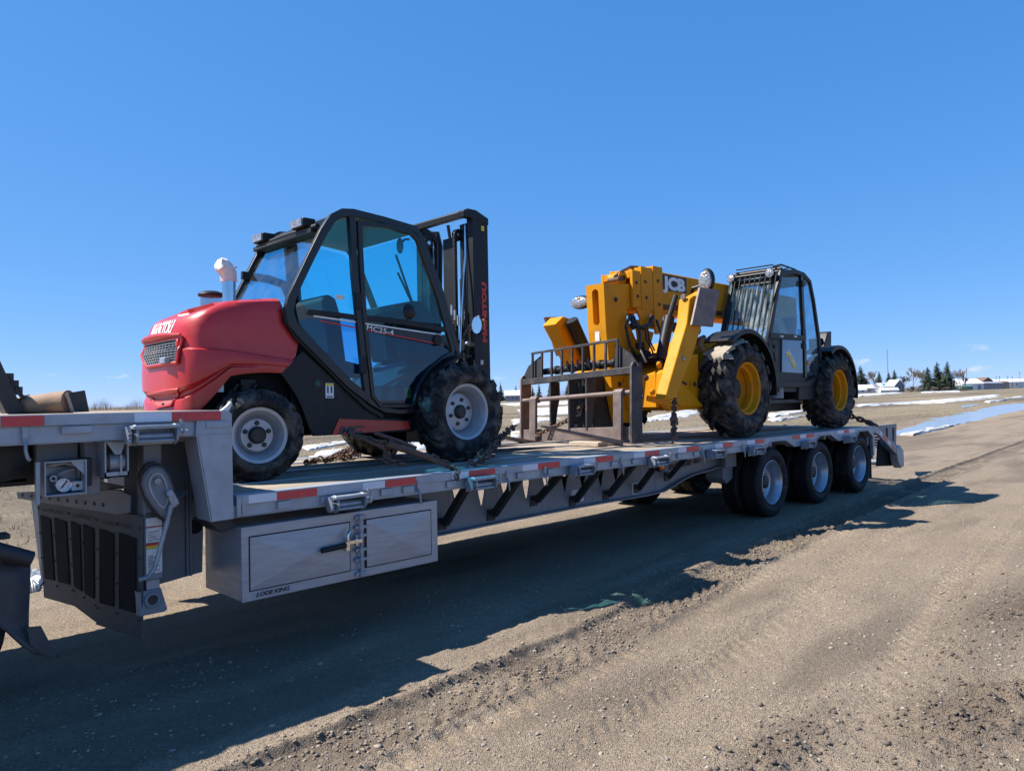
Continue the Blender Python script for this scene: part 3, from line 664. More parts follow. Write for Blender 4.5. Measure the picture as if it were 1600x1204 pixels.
gp = [on_rear(u, v) for u, v in ((231,541),(287,528),(277,566),(233,573))]
gpts = [(q.y, q.z) for q in gp]
GR = M(); g = rear_patch(gpts, .003); GR.loft(g, closed=False, caps=False); GR = GR.build('grille', FLAPD, FK, smooth=60)
m = M(); g = rear_patch(gpts, .010, 26, 18)
for j in range(1, 18, 2): 
    for i in range(26): m.tube([g[j][i], g[j][i+1]], .0055, 4, caps=False)
for i in range(1, 26, 2):
    for j in range(18): m.tube([g[j][i], g[j+1][i]], .004, 4, caps=False)
m.build('grille_mesh', FRAMEG, GR)
m = M(); per = [g[0][i] for i in range(27)]+[g[j][26] for j in range(1,19)]+[g[18][i] for i in range(25,-1,-1)]+[g[j][0] for j in range(17,0,-1)]
cc = sum((Vector(q) for q in per), Vector())/len(per)
m.tube([tuple(cc+(Vector(q)-cc)*1.04+Vector((-.0,0,0))) for q in per], .013, 8, closed=True)
up = [tuple(cc+(Vector(g[0][i])-cc)*1.03+Vector((-.015, 0, .022+.012*math.sin(PI*i/26)))) for i in range(27)]
m.tube(up, [.010+.018*math.sin(PI*i/26) for i in range(27)], 8); m.build('grille_surround', RED, FK)
for u, v in ((234,556),(280,537)):
    q = on_rear(u, v); M().ball((q.x-.012,q.y,q.z), .026, 8, (.5,1,1.5)).build('rear_lamp', REDP, FK)
q = on_rear(264,565); M().box((q.x-.05,q.y-.05,q.z-.015),(q.x-.005,q.y+.06,q.z+.03)).build('grille_latch', GALV, FK, bev=.005)
# lower recess in the counterweight
cp = [on_rear(u, v) for u, v in ((231,617),(277,609),(268,632),(247,636))]
m = M(); cpts = [(q.y, q.z) for q in cp]; g = rear_patch(cpts, .003, 8, 4); m.loft(g, closed=False, caps=False)
DR = mat('dusty_red_paint', (.40,.10,.09), (.34,.07,.07), .6, 0, 8); m.build('counterweight_recess', DR, FK, smooth=60)
m = M(); per = [g[0][i] for i in range(9)]+[g[j][8] for j in range(1,5)]+[g[4][i] for i in range(7,-1,-1)]+[g[j][0] for j in range(3,0,-1)]
cc = sum((Vector(q) for q in per), Vector())/len(per)
m.tube([tuple(cc+(Vector(q)-cc)*1.05) for q in per], .012, 6, closed=True); m.build('recess_edge', RED, FK)
q = on_rear(255,631); M().ball((q.x-.004,q.y,q.z), .018, 6, (.3,1,.8)).build('tow_pin', BLKP, FK)
# lettering on the hood's rear edge
zl0 = on_rear(246, 525).z
def bend_hood(x, y, z):
    yy = 1.69-x; zz = zl0+y+.0; s = rearsurf(yy, zz); return s+Vector((-.003-z, 0, 0))
text('MANITOU', .15, WHITE, 'hood_lettering', FK, (0,0,0), (0,-1,0), (0,0,1), off=.006, shear=.15, width=.49, bend=bend_hood)
# engine bay: black box stands for the shade inside the wheel arch
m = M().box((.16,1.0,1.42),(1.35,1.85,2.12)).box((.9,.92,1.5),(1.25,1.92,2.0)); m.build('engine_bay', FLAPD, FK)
m = M(); 
for k in range(7):
    a = (.28+.05*k,.93,1.62+.05*(k%3)); m.tube([a,(a[0]+.06,.9,a[2]+.12),(a[0]+.16,.95,a[2]+.1),(a[0]+.2,.97,a[2]-.1)], .017, 6)
m.box((.30,.9,1.62),(.40,.98,1.7)).box((.48,.92,1.8),(.6,.98,1.88)); m.build('engine_hoses', BLACKM, FK)
q = at(343,606,.89); M().box((q.x-.03,.885,q.z-.03),(q.x+.03,.8995,q.z+.03)).build('engine_label', WHITED, FK)
# ---- exhaust and air cleaner
e0 = at(358,470,1.2); e1 = at(357,432,1.2)
m = M().lathe([(.001,-.1),(.052,-.1),(.052,e1.z-e0.z),(.044,e1.z-e0.z),(.042,.05)], tuple(e0), 20, 0, 'z'); EX = m.build('exhaust_pipe', CHROME, FK)
pts = [at(357,440,1.2), at(356,428,1.2), at(352,420,1.2), at(346,414,1.2), at(341,411,1.2)]
m = M().tube(pts, [.06,.068,.07,.066,.05], 14); q = random.Random(3)
m.v = [(x+q.uniform(-.008,.008), y+q.uniform(-.008,.008), z+q.uniform(-.006,.006)) for x, y, z in m.v]; m.build('plastic_bag', BAG, EX)
M().tube([(e0.x+.062*math.cos(a), 1.2+.062*math.sin(a), e1.z+.06+.02*math.cos(a)) for a in [2*PI*k/16 for k in range(16)]], .006, 5, closed=True).build('bag_tie', WHITED, EX)
a0 = at(330,476,1.5); a1 = at(330,461,1.5)
m = M().lathe([(.001,-.05),(.085,-.05),(.085,.03),(.08,a1.z-a0.z-.005)], tuple(a0), 20, 0, 'z'); AC = m.build('air_pre_cleaner', glass('cleaner_bowl', (.75,.78,.8), 1., .3), FK)
M().lathe([(.001,.035),(.06,.03),(.1,.012),(.105,.0),(.1,-.012),(.001,-.012)], (a1.x,1.5,a1.z), 20, 0, 'z').build('cleaner_cap', BLACKM, AC)
# ---- cab frame
def P(pts, Y=.84): return P2(pts, Y)
outline = P([(645,642),(622,643),(600,640),(580,628),(545,600),(505,559),(470,522),(456,505),(451,486),(455,466),(464,446),(484,404),(505,362),(520,340),(535,332.5),(552,333),(600,344.5),(648,358.5),(658,374),(690,462),(713,545),(716,556),(700,562),(684,572),(668,590),(656,612),(650,630)])
wid = [.05,.05,.055,.065,.075,.075,.085,.085,.075,.07,.065,.065,.07,.07,.07,.07,.065,.065,.06,.06,.055,.045,.045,.045,.045,.045,.05]
CF1 = M().ribbon(outline, wid, .82, .875, True).build('cab_frame', BLACK, FK, bev=.008, smooth=40)
M().ribbon(outline, wid, 1.93, 1.985, True).build('cab_frame', BLACK, FK, bev=.008, smooth=40)
seal = P([(598,650),(574,636),(542,606),(500,563),(464,527),(447,502),(444,480)], .84)
M().ribbon(seal, .035, .835, .87).build('cab_seal', BLACKM, FK)
for y0, y1 in ((.818,.87),(1.94,1.985)):
    m = M().ribbon(P([(548,338),(554,430),(563,520),(570,590),(574,626)]), .058, y0, y1); m.build('door_pillar', BLACK, FK, bev=.006)
    m = M().ribbon(P([(480,487),(520,491),(557,496)]), .042, y0+.006, y1).build('quarter_waist', BLACKM, FK, bev=.004)
# door: frame, waist band, glass, handle, hinges
door_o = P([(592,634),(580,618),(574,560),(566,480),(559,350),(600,353.5),(640,364.5),(650,375),(684,468),(705,545),(705,552),(688,560),(668,578),(652,604),(645,634)])
DOOR = M().ribbon(door_o, [.03,.035,.04,.045,.045,.04,.04,.045,.045,.045,.045,.03,.03,.03,.035], .806, .84, True).build('cab_door', BLACK, FK, bev=.005, smooth=40)
M().ribbon(P([(568,496.5),(630,503),(703,516)], .82), .05, .810, .838).build('door_waist', BLACKM, DOOR, bev=.004)
band = P([(571,504),(694,523),(697,528),(694,540),(574,517)], .81); M().slab(band, .807, .815).build('door_band', BLACK, DOOR)
M().ribbon(P([(571,505.5),(690,523)], .806), .012, .8045, .8065).build('door_stripe', WHITE, DOOR)
M().ribbon(P([(574,515.5),(692,539)], .806), .012, .8045, .8065).build('door_stripe', REDP, DOOR)
q = at(573,517.5,.803); r = at(620,525,.803)-at(573,516,.803)
text('MC25-4', .062, WHITE, 'door_lettering', DOOR, q+Vector((0,0,.012)), r, (0,0,1), off=.0007, space=1.06, width=.28)
m = M().lathe([(.001,-.012),(.05,-.012),(.055,.0),(.05,.006)], tuple(at(684,531,.80)), 16); m.build('door_handle', BLACKM, DOOR)
for u, v in ((560,470),(567,570)):
    q = at(u, v, .80); M().box((q.x-.03,.79,q.z-.07),(q.x+.035,.82,q.z+.07)).build('door_hinge', BLACKM, DOOR, bev=.006)
q = at(639,487,.83); M().lathe([(.001,-.03),(.03,-.03),(.06,-.012),(.075,.0),(.07,.012)], (q.x,.83,q.z), 18).build('window_latch', BLACKM, DOOR)
M().slab(P([(568,356),(600,357.5),(640,369),(647,379),(680,468),(695,507),(573,495)], .83), .826, .832).build('door_upper_glass', GLS_R, DOOR, smooth=0)
M().slab(P([(575,518),(690,540),(702,549),(686,560),(666,579),(651,605),(645,630),(595,630),(583,615)], .83), .826, .832).build('door_lower_glass', GLS_D, DOOR, smooth=0)
m = M().slab(P([(523,345),(545,341),(557,494),(487,487),(468,472),(466,452),(484,412),(505,370)], .84), .844, .85); m.build('quarter_upper_glass', GLS_R, FK, smooth=0)
m = M().slab(P([(470,500),(485,497),(558,499),(570,600),(560,606),(545,592),(505,552),(472,518)], .84), .844, .85); m.build('quarter_lower_glass', GLS_D, FK, smooth=0)
q = at(531,464,.842); M().box((q.x-.045,.8425,q.z-.02),(q.x+.045,.8435,q.z+.018)).build('window_sticker', [WHITED], FK)
m = M().ribbon(P([(490,493.5),(556,503)], .842), .014, .8405,.8425).build('quarter_stripe', WHITE, FK)
m = M().ribbon(P([(500,501),(556,512)], .842), .012, .8405,.8425).build('quarter_stripe', REDP, FK)
fu = P([(523,345),(600,357),(640,369),(647,379),(680,468),(695,507),(557,494),(487,487),(468,472),(466,452),(484,412),(505,370)], .84)
M().slab(fu, 1.95, 1.956).build('far_upper_glass', GLS_R, FK, smooth=0)
# far side door frame seen through the glass, headliner, roof, front and rear screens
M().ribbon(P([(470,402),(515,410),(540,420),(556,460),(560,500)]), .07, 1.90, 1.935).ribbon(P([(556,350),(566,480),(578,622)]), .05, 1.9, 1.94).build('far_inner_frame', BLACKM, FK)
rf = P([(520,337),(535,330),(552,330.5),(600,342),(650,356)]); 
RO = M().slab(rf+[(x, z-.05) for x, z in reversed(rf)], .865, 1.935).build('cab_roof', BLACK, FK)
m = M(); a, b = P([(462,450),(507,358)]); 
def sheet(a, b, y0, y1, name, mt, t=.006):
    n = Vector((b[1]-a[1], 0, -(b[0]-a[0]))).normalized()*t
    M().prism([(a[0],y0,a[1]),(b[0],y0,b[1]),(b[0],y1,b[1]),(a[0],y1,a[1])], n).build(name, mt, FK, smooth=0)
ra, rb = P([(449,470),(508,356)]); sheet(ra, rb, .87, 1.94, 'rear_screen', glass('pale_glass', (.74,.86,.95), .9, .06))
fa, fb = P([(654,366),(714,552)]); sheet(fa, fb, .87, 1.94, 'front_screen', GLS_R)
M().tube([(fa[0]+.25*(fb[0]-fa[0])+.02, 1.35, fa[1]+.25*(fb[1]-fa[1])), (fa[0]+.75*(fb[0]-fa[0])-.01, 1.2, fa[1]+.75*(fb[1]-fa[1]))], .012, 6).tube([(fa[0]+.1*(fb[0]-fa[0])+.03, 1.3, fa[1]+.1*(fb[1]-fa[1])), (fa[0]+.8*(fb[0]-fa[0]), 1.25, fa[1]+.8*(fb[1]-fa[1]))], .012, 6).build('wiper', BLKP, FK)
# work lights on the rear edge of the roof, with their wire grille bar
la = at(507,352,.95); lb = at(507,352,.95); 
r0 = P([(505,352)])[0]; r1 = r0
M().tube([(r0[0]-.03,.88,r0[1]+.0),(r0[0]-.05,1.4,r0[1]+.0),(r0[0]-.03,1.95,r0[1]-.0)], .022, 8).box((r0[0]-.08,.9,r0[1]-.055),(r0[0]+.06,1.95,r0[1]-.02)).tube([(r0[0]-.06,.9,r0[1]-.04),(r0[0]-.08,1.9,r0[1]-.05)], .015, 6).build('light_bar', BLACKM, FK)
for y in (1.0, 1.72):
    w = M().box((r0[0]-.10,y-.01,r0[1]+.005),(r0[0]+.02,y+.19,r0[1]+.085)).build('work_light', BLACKM, FK, bev=.012)
    M().box((r0[0]-.115,y,r0[1]+.012),(r0[0]-.1005,y+.18,r0[1]+.078)).build('work_light_lens', LENS, w)
# interior
m = M()
s0 = at(490,470,1.4)
m.loft([[(s0.x+.06-.13*(z-.5),y,1.95+.9*z) if False else (0,0,0) for y in (0,1,2,3)] for z in (0,1)]) if False else None
seat = M().slab(P2([(500,560),(560,575),(565,590),(500,590)], 1.4), 1.17, 1.65); 
b0 = at(506,560,1.4); b1 = at(489,468,1.4)
seat.slab([(b0.x-.05,b0.z-.05),(b0.x+.10,b0.z-.05),(b1.x+.14,b1.z-.12),(b1.x+.10,b1.z),(b1.x+.02,b1.z+.03),(b1.x-.05,b1.z-.02)], 1.17, 1.65)
seat.build('seat', SEAT, FK, bev=.03)
m = M().box((1.2,.92,1.62),(2.7,1.92,1.70)); m.slab(P2([(642,600),(705,540),(712,556),(690,640),(642,640)], .9), .95, 1.92); m.build('cab_floor', BLACKM, FK)
m = M().slab(P2([(450,505),(500,560),(575,632),(560,640),(470,560)], .9), .93, 1.92); m.build('cab_back_wall', BLACKM, FK)
cs = at(612,560,1.35); c1 = at(604,492,1.35)
M().tube([cs, c1], [.07,.04], 10).build('steering_column', BLACKM, FK)
ring = [(c1.x+.02+.18*math.cos(a)*.9, 1.35+.18*math.sin(a), c1.z+.02+.18*math.cos(a)*.35) for a in [2*PI*k/28 for k in range(28)]]
M().tube(ring, .014, 8, closed=True).tube([ring[0], ring[14]], .012, 6).tube([ring[7], ring[21]], .012, 6).build('steering_wheel', BLACKM, FK)
q = at(609,572,1.1); M().obox(q, (.16,0,.04), (0,.04,0), (-.006,0,.02)).build('arm_rest', FRAMEG, FK, bev=.01)
m = M(); 
for k in range(3): 
    q = at(606+k*6,520+k*5,1.15); m.tube([q, q+Vector((.02,0,.12))], .008, 6); m.ball(q+Vector((.02,0,.13)), .022, 6)
m.build('control_levers', BLACKM, FK)
m = M().slab(P2([(640,470),(660,472),(695,540),(690,560),(650,560),(642,520)], 1.1), 1.05, 1.85); m.build('dashboard', BLACKM, FK, bev=.02)
q = at(625,384,.98); M().ball(q, .055, 8, (.6,.6,1.35)).build('interior_mirror', FRAMEG, FK)
M().tube([at(640,374,.95), at(632,374,.98), q], .01, 6).build('interior_mirror_arm', BLACKM, FK)
q = at(638,614,.95); M().box((q.x-.03,.94,q.z-.05),(q.x+.03,.97,q.z+.05)).build('hydraulic_bottle', YELP, FK, bev=.01)
# ---- body side skirt, sill, red strip
sk_ = P([(440,583.5),(474,547),(505,575),(545,613),(572,637),(600,652),(645,655),(645,674),(492,681),(484,668),(474,640),(464,618),(452,600)], .85)
for y0, y1 in ((.862,.90),(1.94,1.975)): SKT = M().slab(sk_, y0, y1).build('body_skirt', BLACKM, FK, bev=.006)
M().slab(P([(530,654),(638,658),(641,670),(519,679.5)], .85), .852, .861).build('sill_strip', RED, FK)
q = at(526,676,.85); r = at(600,671,.85)-at(520,676,.85)
text('MC', .083, DKP, 'sill_lettering', FK, q+Vector((.02,-.002,-.008)), (1,0,.0), (0,0,1), off=.004, shear=.25, width=.25)
q = at(516,610,.85); st_ = M().box((q.x-.038,.8585,q.z-.062),(q.x+.038,.8612,q.z+.062), 0).box((q.x-.036,.8575,q.z+.042),(q.x+.036,.8584,q.z+.06), 1)
for dx in (-.018,.016): st_.box((q.x+dx-.006,.8575,q.z-.02),(q.x+dx+.008,.8584,q.z+.03), 2).box((q.x+dx-.004,.857,q.z+.03),(q.x+dx+.006,.8575,q.z+.038), 2)
st_.box((q.x-.03,.8575,q.z-.055),(q.x+.03,.8584,q.z-.045), 3)
st_.build('safety_sticker', [WHITE, YELP, BLKP, DKP], FK)
q = at(497,599,.85); CAPM = mat('teal_cap', (.01,.09,.08), None, .5)
M().lathe([(.001,-.006),(.022,-.006),(.024,.01)], (q.x,.857,q.z), 12).build('filler_cap', CAPM, FK); M().lathe([(.026,-.003),(.045,-.002),(.045,.01)], (q.x,.858,q.z), 16).build('filler_ring', BLKP, FK)
M().box((.95,1.0,1.42),(2.9,1.85,1.66)).box((.3,1.12,1.36),(.75,1.72,1.52)).cyl((2.54,.95,1.588),(2.54,1.9,1.588),.13,14).cyl((.53,.95,1.455),(.53,1.9,1.455),.08,12).build('chassis', DKSTEEL, FK)
m = M().ribbon(P([(656,640),(655,618),(664,592),(684,570),(705,559),(722,557)], .84), .02, .70, .95); m.ribbon(P([(649,690),(647,655),(648,640)], .84), .03, .78, .95); m.build('front_mudguard', BLACKM, FK)
# ---- forklift wheels
def fk_wheel(R, Wd, rr, n, bolts, lug, lugw, br, dish, name='wheel'):
    w = tyre_mesh(R, Wd, rr, lug, .032, lugw, .02, 5, .34).build(name, RUBBERD, FK)
    h = Wd/2
    m = M().lathe([(rr,-h*.72),(rr+.022,-h*.80),(rr+.018,-h*.86),(rr-.006,-h*.80),(rr-.02,-h*.62),(rr-.03,-h*.5),(rr-.034,-h*.40),(rr-.05,dish+.03),(rr-.075,dish),(.12,dish-.01),(.001,dish-.01)], n=40); m.build('rim', RIMW, w)
    m = M()
    for k in range(bolts):
        a = 2*PI*k/bolts+.3; m.lathe([(.001,-.012),(.016,-.012),(.02,.006)], (br*math.cos(a),dish-.014,br*math.sin(a)), 8)
    m.build('wheel_nuts', HUBD, w); M().lathe([(.001,-.035),(.05,-.035),(.065,-.02),(.068,.02)], (0,dish-.012,0), 20).build('hub', HUBD, w)
    return w
wf = fk_wheel(.474,.315,.245,5,6,19,.075,.115,-.01); wf.location = (2.545,.775,1.11+.470)
copy_tree(wf, FK, (2.545,2.065,1.11+.470), (0,.2,PI))
wr = fk_wheel(.348,.235,.192,5,5,20,.055,.092,-.02); wr.location = (.525,.775,1.11+.345); wr.rotation_euler = (0,0,math.radians(-9))
copy_tree(wr, FK, (.525,2.06,1.11+.345), (0,.4,PI-math.radians(9)))
# ---- mast
MX0, MX1 = 2.94, 3.15; mt_ = at(750,341,1.0).z
for y0 in (.96, 1.80):
    m = M().box((MX0,y0,1.28),(MX1,y0+.025,mt_)).box((MX0,y0+.0251,1.28),(MX0+.03,y0+.09,mt_)).box((MX1-.03,y0+.0251,1.28),(MX1,y0+.09,mt_)); m.build('mast_channel', BLACKM, FK, bev=.003)
for y0 in (1.085, 1.695):
    m = M().box((MX0+.03,y0,1.3),(MX1-.04,y0+.025,mt_-.06)).box((MX0+.005,y0-.02,1.3),(MX0+.0299,y0+.08,mt_-.06)); m.build('inner_mast_channel', BLACKM, FK, bev=.003)
tp = P2([(712,330),(735,328.5),(763,344),(763,354),(735,346),(712,346)], 1.0)
M().slab([(MX0-.12,mt_+.03),(MX0-.06,mt_+.06),(MX0+.05,mt_+.06),(MX1+.01,mt_-.0),(MX1+.01,mt_-.07),(MX0+.05,mt_-.03),(MX0-.11,mt_-.03)], .955, 1.03).slab([(MX0-.12,mt_+.03),(MX0-.06,mt_+.06),(MX0+.02,mt_+.05),(MX0+.02,mt_+.0),(MX0-.11,mt_-.03)], 1.0301, 1.83).slab([(MX0-.12,mt_+.03),(MX0-.06,mt_+.06),(MX0+.05,mt_+.06),(MX1+.01,mt_-.0),(MX1+.01,mt_-.07),(MX0+.05,mt_-.03),(MX0-.11,mt_-.03)], 1.8301, 1.905).build('mast_head', BLACKM, FK, bev=.006)
m = M().box((MX0+.04,1.03,1.32),(MX1-.02,1.80,1.40)).box((MX0+.06,1.03,2.2),(MX1-.06,1.80,2.26)); m.build('mast_cross_bar', BLACKM, FK)
M().box((MX0+.03,1.27,1.35),(MX0+.06,1.47,mt_-.16)).build('hose_guide_plate', BLACKM, FK, bev=.004)
for y in (1.20, 1.70):
    M().cyl((MX0+.08,y,1.35),(MX0+.08,y,2.95),.042,12).build('lift_cylinder', BLACKM, FK)
    M().cyl((MX0+.08,y,2.95),(MX0+.08,y,mt_-.12),.024,10).build('lift_rod', CHROME, FK)
    pz = mt_-.17
    M().lathe([(.001,-.028),(.055,-.028),(.062,-.02),(.05,-.012),(.05,.012),(.062,.02),(.055,.028),(.001,.028)], (MX0-.02,y-.03,pz), 20).build('chain_pulley', BLACKM, FK)
    M().lathe([(.001,-.034),(.02,-.034),(.024,-.028)], (MX0-.02,y-.03,pz), 12).build('pulley_pin', CHROME, FK)
    for dx in (-.075,.035):
        m = M().box((MX0+dx+.004,y-.036,1.5),(MX0+dx+.012,y-.024,pz))
        for k in range(90):
            z = 1.5+k*(pz-1.5)/90; m.box((MX0+dx,y-.040-.005*(k%2),z),(MX0+dx+.016,y-.020+.005*(k%2),z+.013))
        m.build('lift_chain', DKSTEEL, FK)
m = M()
for k, (u0, u1, u2) in enumerate(((727,724,718),(733,736,736))):
    a = at(u0, 400, 1.05); b = at(u1, 430, 1.05); c = at(u2, 560, 1.05); t = at(u0, 352, 1.06); m.tube([t, a, b, at((u1+u2)/2+ (k*1.5), 480, 1.05), c], .011, 6)
m.build('hydraulic_pipes', CHROME, FK)
m = M(); m.tube([at(738,350,1.06), at(741,380,1.06), at(739,400,1.06), at(737,440,1.06), at(739,500,1.06)], .022, 8); m.tube([at(672,365,1.7), at(684,364,1.7), at(689,385,1.7), at(687,520,1.7)], .022, 8).tube([at(676,372,1.66), at(682,380,1.66), at(682,520,1.66)], .016, 8).tube([at(742,352,1.07), at(745,380,1.07), at(744,470,1.07), at(741,560,1.07)], .018, 8).tube([at(729,440,1.1), at(727,480,1.1), at(729,560,1.1)], .02, 8).tube([at(700,352,1.5), at(703,372,1.5), at(702,520,1.5)], .018, 8)
m.build('hydraulic_hoses', HOSE, FK)
m = M()
for k in range(10): 
    q = at(738+(k%2)*3, 356+k*6, 1.045); m.ball(q, .02, 5)
m.build('hose_wrap', GALV, FK)
q = at(757,540,.958); z0 = at(750,522,.955).z; z1 = at(750,440,.955).z
text('MANITOU', .078, REDP, 'mast_lettering', FK, (3.105,.957,z0-.08), (0,0,1), (-1,0,0), off=.006, width=z1-z0+.08)
q = at(754,357,.957); M().box((q.x-.02,.955,q.z-.025),(q.x+.02,.9585,q.z+.025)).build('mast_label', YELP, FK)
q = at(753,566,.957); M().box((q.x-.018,.955,q.z-.022),(q.x+.018,.9585,q.z+.022)).build('mast_label', WHITED, FK)
m = M()
for i in range(9):
    q = at(708+i*3.4, 505+(i%4)*16, 1.12); m.tube([q, q+Vector((.03,.03,-.08)), q+Vector((.06,-.02,-.2)), q+Vector((.02,0,-.3))], .014, 6)
    if i % 2: m.box(tuple(q-Vector((.02,.02,.03))), tuple(q+Vector((.025,.02,.03))))
m.build('valve_hoses', BLACKM, FK)
m = M()
for i in range(6): q = at(706+i*5, 492+(i%3)*8, 1.1); m.box(tuple(q-Vector((.008,.01,.0))), tuple(q+Vector((.008,.01,.1))))
q = at(730,537,1.0); m.ball(q, .025, 6); m.build('valve_fittings', GALV, FK)
# tilt ram, carriage, forks
M().cyl((2.2,1.1,1.62),(2.98,1.1,1.75),.04,10).build('tilt_cylinder', BLACKM, FK)
m = M().box((3.17,.93,1.22),(3.23,1.93,1.32)).box((3.17,.93,1.52),(3.23,1.93,1.62))
for k in range(4): m.box((3.16,.99+k*.27,1.2),(3.22,1.05+k*.27,1.68))
m.tube([(3.2,.95,1.3),(3.26,.93,1.5),(3.22,.95,1.66)], .02, 6); m.build('fork_carriage', BLACKM, FK, bev=.004)
for y in (1.08, 1.66):
    M().box((3.235,y,1.13),(3.275,y+.1,1.66)).slab([(3.235,1.165),(3.275,1.168),(4.25,1.140),(4.25,1.132),(3.235,1.126)], y+.001, y+.099).build('fork', DKSTEEL, FK, bev=.004)
M().slab([(3.0,1.16),(3.2,1.16),(3.2,1.5),(3.0,1.42)], .94, .985).build('mast_foot', BLACKM, FK)
# wing mirror
q = at(748,508,.70); MI = M().ball((q.x,.70,q.z), .06, 10, (.42,.8,1.65)).build('wing_mirror', BLACKM, FK)
M().lathe([(.001,-.004),(.052,-.004)], (0,0,0), 18).xform(Matrix.Translation((q.x-.028,.695,q.z)) @ Matrix.Diagonal((1,1,1.6,1)) @ Matrix.Rotation(-1.15,4,'Z')).build('mirror_face', MIRR, MI)
M().tube([(q.x,.72,q.z),(q.x-.03,.8,q.z+.0),at(722,530,.86)], .01, 6).build('mirror_arm', BLACKM, FK)
q = at(751,505,.69); M().box((q.x+.016,.66,q.z-.03),(q.x+.024,.685,q.z+.04)).build('mirror_reflector', AMBER, MI)
# ================================================================== YELLOW TELEHANDLER (rear half of the deck)
TEL = empty('telehandler', (0,0,0)); TBASE = Vector((8.6, 1.38, DZ+.006))
tag(TEL, 'yellow telescopic handler with black cab and fork carriage on the rear deck', 'telehandler')
# ---- wheels
def tel_wheel(R):
    Wd, rr = .42, .335
    w = tyre_mesh(R, Wd, rr, 16, .060, .118, .03, 9, .62).build('wheel', RUBBERD, TEL); h = Wd/2
    M().lathe([(rr,-h*.72),(rr+.024,-h*.82),(rr+.02,-h*.90),(rr-.004,-h*.84),(rr-.02,-h*.5),(rr-.05,-h*.42),(rr-.055,-h*.1),(rr-.03,-.02),(rr-.045,.02),(rr-.07,.06),(.16,.075),(.15,.06),(.001,.06)], n=44).build('rim', YEL, w)
    m = M().lathe([(.001,-.03),(.10,-.03),(.125,-.01),(.13,.07)], n=24)
    for k in range(10):
        a = 2*PI*k/10; m.cyl((.2*math.cos(a),.045,.2*math.sin(a)),(.2*math.cos(a),.075,.2*math.sin(a)),.016,6)
    m.build('hub', DKSTEEL, w)
    return w
wf = tel_wheel(.66); wf.location = (7.21,.41,1.11+.663)
copy_tree(wf, TEL, (7.21,2.37,1.11+.663), (0,.15,PI)); 
copy_tree(wf, TEL, (10.32,.41,1.11+.625), (0,.9,0), (.948,1,.948)); copy_tree(wf, TEL, (10.32,2.37,1.11+.625), (0,.5,PI), (.948,1,.948))
# dried mud on top of the front tyre
m = M(); q = random.Random(2); g = []
for i in range(13):
    a = math.radians(88+i*4.6); r = .668; row = []
    for j in range(9):
        y = .20+.36*j/8+.03*math.sin(i*1.3+j); rr2 = r+q.uniform(-.004,.018) if 0 < i < 12 and 0 < j < 8 else r-.03
        y += (.05*math.sin(i*.9)+.03*q.uniform(-1,1)) if j in (0,8) else 0
        row.append((7.21+rr2*math.cos(a), y, 1.773+rr2*math.sin(a)))
    g.append(row)
m.loft(g, closed=False, caps=False); m.build('mud_patch', MUD, TEL, smooth=50)
# ---- chassis
m = M()
cp_ = [(5.72,1.62),(5.75,1.98),(6.25,2.22),(6.62,2.24),(6.62,2.02),(6.9,1.9),(6.9,1.52),(5.95,1.5)]
m.slab(cp_, .62, .70); m.slab(cp_, 2.05, 2.13)
m.add([(5.74,.70,1.97),(5.74,2.05,1.97),(6.25,2.05,2.21),(6.25,.70,2.21)], [(0,1,2,3)]).box((5.74,.70,1.55),(5.80,2.05,1.968))
m.box((6.3,.95,1.5),(10.9,1.9,1.95)); m.build('chassis', YEL, TEL, bev=.008)
m = M().slab(P2([(1060,598),(1095,634),(1062,634),(1048,628)], .60), .56, .60); m.slab(P2([(1000,626),(1042,636),(1096,636),(1096,628),(1002,618)], .7), .60, .618); m.build('chassis_gusset', YEL, TEL)
q = at(1001,614,.615); M().box((q.x-.10,.612,q.z-.075),(q.x+.055,.6185,q.z+.085)).build('chassis_badge', BLKP, TEL)
text('B', .15, WHITE, 'badge_lettering', TEL, (q.x-.06,.6105,q.z-.055), (1,0,0), (0,0,1), off=.012)
for u, v in ((1029,570),(1019,612)):
    q = at(u, v, .615); M().lathe([(.001,-.03),(.03,-.03),(.04,-.02),(.045,.0)], (q.x,.618,q.z), 14).build('pivot_pin', YEL, TEL)
m = M().box((7.5,.7,1.42),(9.9,1.0,1.85)).cyl((7.21,.4,1.773),(7.21,2.4,1.773),.14,14).cyl((10.32,.4,1.735),(10.32,2.4,1.735),.14,14).box((6.9,.75,1.6),(7.6,2.0,2.1)); m.build('axle_housing', DKSTEEL, TEL)
m = M().box((8.6,1.75,1.9),(10.9,2.5,2.55)); m.build('engine_cover', YEL, TEL, bev=.03)
m = M().slab(P2([(1080,552),(1088,541),(1104,530),(1125,528),(1125,570),(1080,570)], 1.0), .98, 1.9); m.build('centre_cover', YEL, TEL, bev=.01)
# ---- boom
BZ0, BZ1 = 2.87, 3.425
m = M().box((6.3,1.20,BZ0),(11.0,1.62,BZ1)); m.build('boom', YEL, TEL, bev=.02)
M().box((5.95,1.25,2.90),(6.35,1.57,3.20)).build('inner_boom', YEL, TEL, bev=.015)
m = M()
for x0, x1, zt, zb in ((5.92,6.10,3.36,2.87),(6.115,6.38,3.43,2.86),(6.395,6.62,3.47,2.84)):
    m.box((x0,1.145,zb),(x1,1.19,zt))
    m.box((x0,1.63,zb),(x1,1.67,zt)); m.box((x0,1.1901,zt-.10),(x1,1.63,zt-.01))
m.slab([(6.4,3.47),(6.62,3.47),(6.62,3.43),(6.4,3.43)], 1.2, 1.62); m.build('wear_pad_collar', YEL, TEL, bev=.006)
m = M()
for x, z in ((6.0,3.2),(6.02,3.02),(6.2,3.23),(6.22,3.02),(6.5,3.27),(6.52,2.95)): m.lathe([(.001,-.012),(.02,-.012),(.022,.0)], (x,1.143,z), 8)
m.build('collar_bolts', HUBD, TEL)
